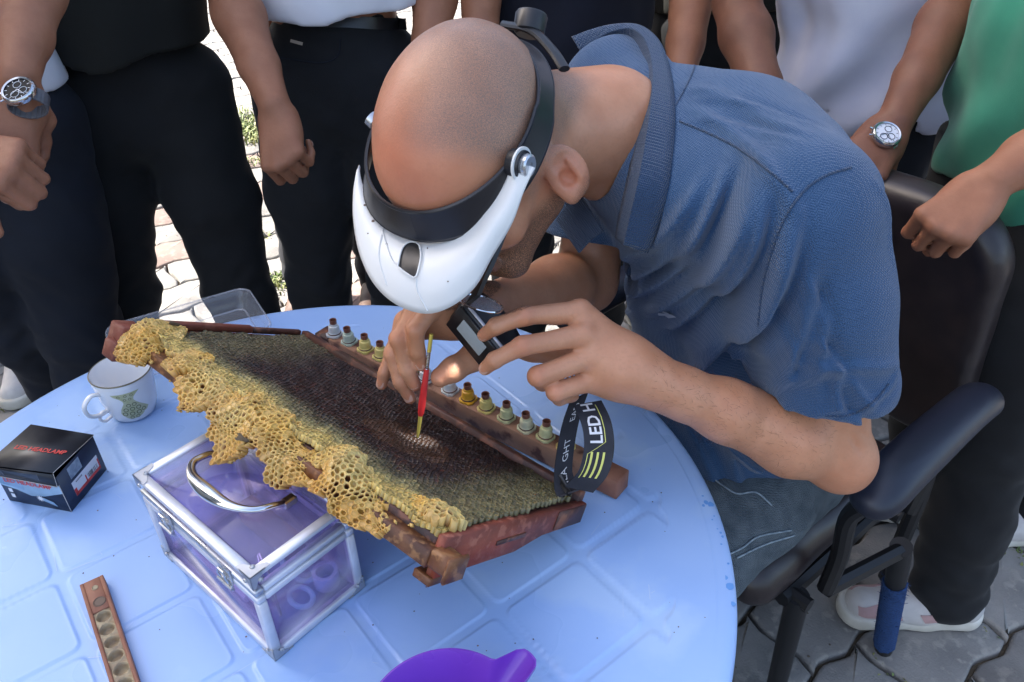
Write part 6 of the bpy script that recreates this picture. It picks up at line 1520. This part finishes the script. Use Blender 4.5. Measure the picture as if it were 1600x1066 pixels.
# 1. left edge: white shirt, hands clasped, grey watch
P1w_l = at(28, 118, 1.06); P1w_r = at(-78, 232, 1.02)
p1 = crowd_person('man at the left edge in white shirt with clasped hands and grey watch', (-.945, 1.36), (.42, -.90), M_skin2, M_wt, M_pslate, hem=.955, res=.0036, legw=1.05, wid=1.02,
    arms=(dict(w=P1w_l, e=at(62, -75, 1.16), d=at(10, 235, 1.075)-P1w_l, n=-CF+CR*.35, curl=(.9, .95, 1.0, 1.0), side=-1, thumb=(.9, .6)),
          dict(w=P1w_r, d=at(30, 262, 1.0)-P1w_r, n=-CF*.9+CU*.35, curl=(1.05, 1.1, 1.1, 1.1), side=1, thumb=(.25, -.3), sp=.0)), feet=(V(-.94, 1.38, 0), V(-1.06, 1.54, 0)))
watch('dark dialled chronograph with a grey strap on the wrist at the left edge', at(29, 142, 1.028), at(28, 118, 1.06)-at(62, -75, 1.16), c2w(V(-.05, .42, .9)), .0215, M_diald, M_steel, M_wstrap, 'strap', True)
# 2. olive shirt, very dark trousers
p2_ = crowd_person('man in black olive t-shirt and black trousers standing second from the left', (-.73, 1.56), (.25, -1), M_skin2, M_olive, M_pblack, hem=.985, wid=.98, legw=1.0, feet=(V(-.60, 1.58, 0), V(-.94, 1.56, 0)),
    arms=(dict(w=V(-.50, 1.78, .86), d=V(0, 0, -1), n=V(1, 0, 0)), dict(w=V(-.95, 1.80, .86), d=V(0, 0, -1), n=V(-1, 0, 0))))
# 3. black jeans, white t-shirt, loose fist hanging
P3w = at(428, 162, 1.31)
p3_ = crowd_person('man in white t-shirt and black jeans with one arm hanging in a loose fist', (-.33, 1.62), (.05, -1), M_skin2, M_wt, M_pjean, hem=1.045, res=.0036, wid=.98, feet=(V(-.27, 1.62, 0), V(-.47, 1.62, 0)),
    arms=(dict(w=V(-.05, 1.55, .92), d=V(0, -.1, -1), n=V(1, 0, 0)), dict(w=P3w, e=at(352, -30, 1.40), d=at(445, 270, 1.31)-P3w, n=-CF+CR*-.25, curl=(.95, 1.0, 1.0, 1.0), side=1, thumb=(1.0, .9))))
# pocket, tag and belt on the black jeans
tr_ = [c for c in p3_[0].children if c.name.startswith('trousers')][0]; TB = bvh_of(tr_)
def on_tr(px, py, lift=.001): d = ray(px, py); h = TB.ray_cast(Vector(tuple(CAM)), Vector(tuple(nrm(d)))); return np.array(h[0])+np.array(h[1])*lift if h[0] is not None else at(px, py, 1.45)
MB().tube([on_tr(*p[:2]) for p in smoothpath([V(x, y, 0) for x, y in [(423, 82), (440, 90), (500, 98), (527, 88), (532, 60)]], 6)], .0013, 6).build('pocket_seam', M_pslate, tr_, smooth=True)
MB().add([on_tr(*p, .0015) for p in [(455, 61), (474, 66), (473, 71), (454, 66)]], [[0, 1, 2, 3]]).build('metal_tag', mat('tag_metal', (.42, .36, .30), .4), tr_)
rows = [[on_tr(x, y, .003) for y in (30, 48)] for x in np.linspace(505, 634, 12)]; rows = [[on_tr(x, 24+(x-505)*.045, .003), on_tr(x, 42+(x-505)*.045, .003)] for x in np.linspace(470, 634, 14)]
MB().sheet(rows, thick=.002).build('belt', M_black, tr_, smooth=True)
# 4. navy shirt right behind the seated man
p4_ = crowd_person('man in dark navy shirt standing directly behind the bald man\'s head', (.12, 1.74), (0, -1), M_skin2, M_navyt, M_pblack, hem=.90, wid=1.05, res=.0045,
    arms=(dict(w=at(1062, 130, 1.44), e=at(1092, -80, 1.50), d=V(-.2, -.3, -1), n=V(1, -.4, 0)), dict(w=at(668, 120, 1.48), e=at(684, -60, 1.52), d=V(.1, -.3, -1), n=V(-1, -.4, 0))), feet=(V(.22, 1.75, 0), V(.02, 1.75, 0)))
# 5. white shirt with steel watch
P5w = at(1398, 190, 1.20); P5r = at(1205, 195, 1.28)
p5_ = crowd_person('man in white t-shirt with a steel watch holding his hands together', (.70, 1.55), (-.22, -1), M_skin3, M_wt2, M_pnavy, hem=.835, res=.0036, wid=1.02, belly=.02, folds_amp=.013, foldf=4, feet=(V(.60, 1.62, 0), V(.98, 1.78, 0)), m_shoe=M_shoeb, m_sole=M_sole,
    arms=(dict(w=P5w, e=at(1508, -20, 1.30), d=at(1345, 262, 1.17)-P5w, n=-CF+CU*.3, curl=(.75, .8, .85, .9), side=-1, thumb=(.8, .7)), dict(w=P5r, e=at(1150, 0, 1.38), d=at(1300, 270, 1.20)-P5r, n=-CF+CU*.4, curl=(.6, .7, .8, .8), side=1, thumb=(.7, .6))))
watch('steel chronograph with white dial on the wrist of the man in white', at(1385, 210, 1.166), at(1398, 190, 1.20)-at(1508, -20, 1.30), c2w(V(-.05, .25, .95)), .0212, M_dialw, M_steel, M_steel)
# 6. green shirt, fist on the chair back, pink and white sneakers
P6w = at(1552, 282, 1.025)
p6_ = crowd_person('man in green t-shirt and black trousers resting his fist on the chair back', (.81, 1.14), (-1, -.12), M_skin2, M_green, M_pblack, hem=.86, res=.0036, folds_amp=.010, foldf=4, wid=1.0, legw=1.02,
    arms=(dict(w=P6w, e=at(1745, 165, 1.03), d=at(1480, 350, 1.015)-P6w, n=-CF*.9+CU*.35+CR*-.1, curl=(1.15, 1.15, 1.15, 1.15), side=1, thumb=(1.1, 1.0)), dict(w=V(.98, 1.45, .88), d=V(0, 0, -1), n=V(0, 1, 0))),
    feet=(V(.84, .985, 0), V(.90, 1.26, 0)), m_shoe=M_shoew, m_sole=M_sole, shoekw=dict(len=.290, laces=M_lace, dirs=(V(-1, .02, 0), V(-1, .10, 0)), accent=[([(.60, .040), (.88, .038), (.88, .052), (.64, .068)], M_pink), ([(.16, .040), (.46, .038), (.50, .056), (.18, .062)], M_pink), ([(.10, .070), (.44, .062), (.44, .068), (.10, .077)], M_mint)]))
# 7. printed green top behind
p7_ = crowd_person('man in pale green printed shirt almost hidden behind the white and green shirts', (1.16, 1.92), (-.4, -1), M_skin2, M_green2, M_pblack, hem=.72, wid=1.05, arms=(dict(w=V(1.25, 2.2, .9), d=V(0, 0, -1), n=V(1, 0, 0)), dict(w=V(1.0, 2.25, .9), d=V(0, 0, -1), n=V(-1, 0, 0))), feet=(V(1.32, 1.98, 0), V(1.10, 1.72, 0)), m_shoe=M_shoeb, m_sole=M_sole)
# 8. navy trousers and brown shoes behind the black jeans
p8_ = crowd_person('person in navy trousers and brown shoes standing behind the black jeans', (-.52, 2.22), (0, -1), M_skin2, M_navyt, M_pnavy, hem=.95, wid=.95, legw=.9, feet=(V(-.44, 2.24, 0), V(-.665, 2.20, 0)), m_shoe=M_shoebr, m_sole=M_shoebr, arms=(dict(w=V(-.36, 2.3, .9), d=V(0, 0, -1), n=V(1, 0, 0)), dict(w=V(-.62, 2.42, .95), d=V(0, 0, -1), n=V(-1, 0, 0))))
# 9. white shoe at far left
p9_ = crowd_person('person in black trousers and white shoes behind the man at the left edge', (-1.62, 1.98), (.3, -1), M_skin2, M_olive, M_pblack, hem=.95, feet=(V(-1.40, 1.86, 0), V(-1.75, 2.0, 0)), m_shoe=M_shoew, m_sole=M_sole)
# 10. right edge
p10 = crowd_person('person in black trousers and white sneakers behind the green t-shirt', (1.42, 1.32), (-1, -.2), M_skin2, M_navyt, M_pblack, hem=.95, feet=(V(1.14, 1.20, 0), V(1.42, 1.48, 0)), m_shoe=M_shoew, m_sole=M_sole)
# 11. dark figure filling the gap behind
p11 = crowd_person('man in black shirt standing behind, between the navy and the white shirts', (.52, 2.0), (0, -1), M_skin2, M_olive, M_pblack, hem=.95, wid=1.05)
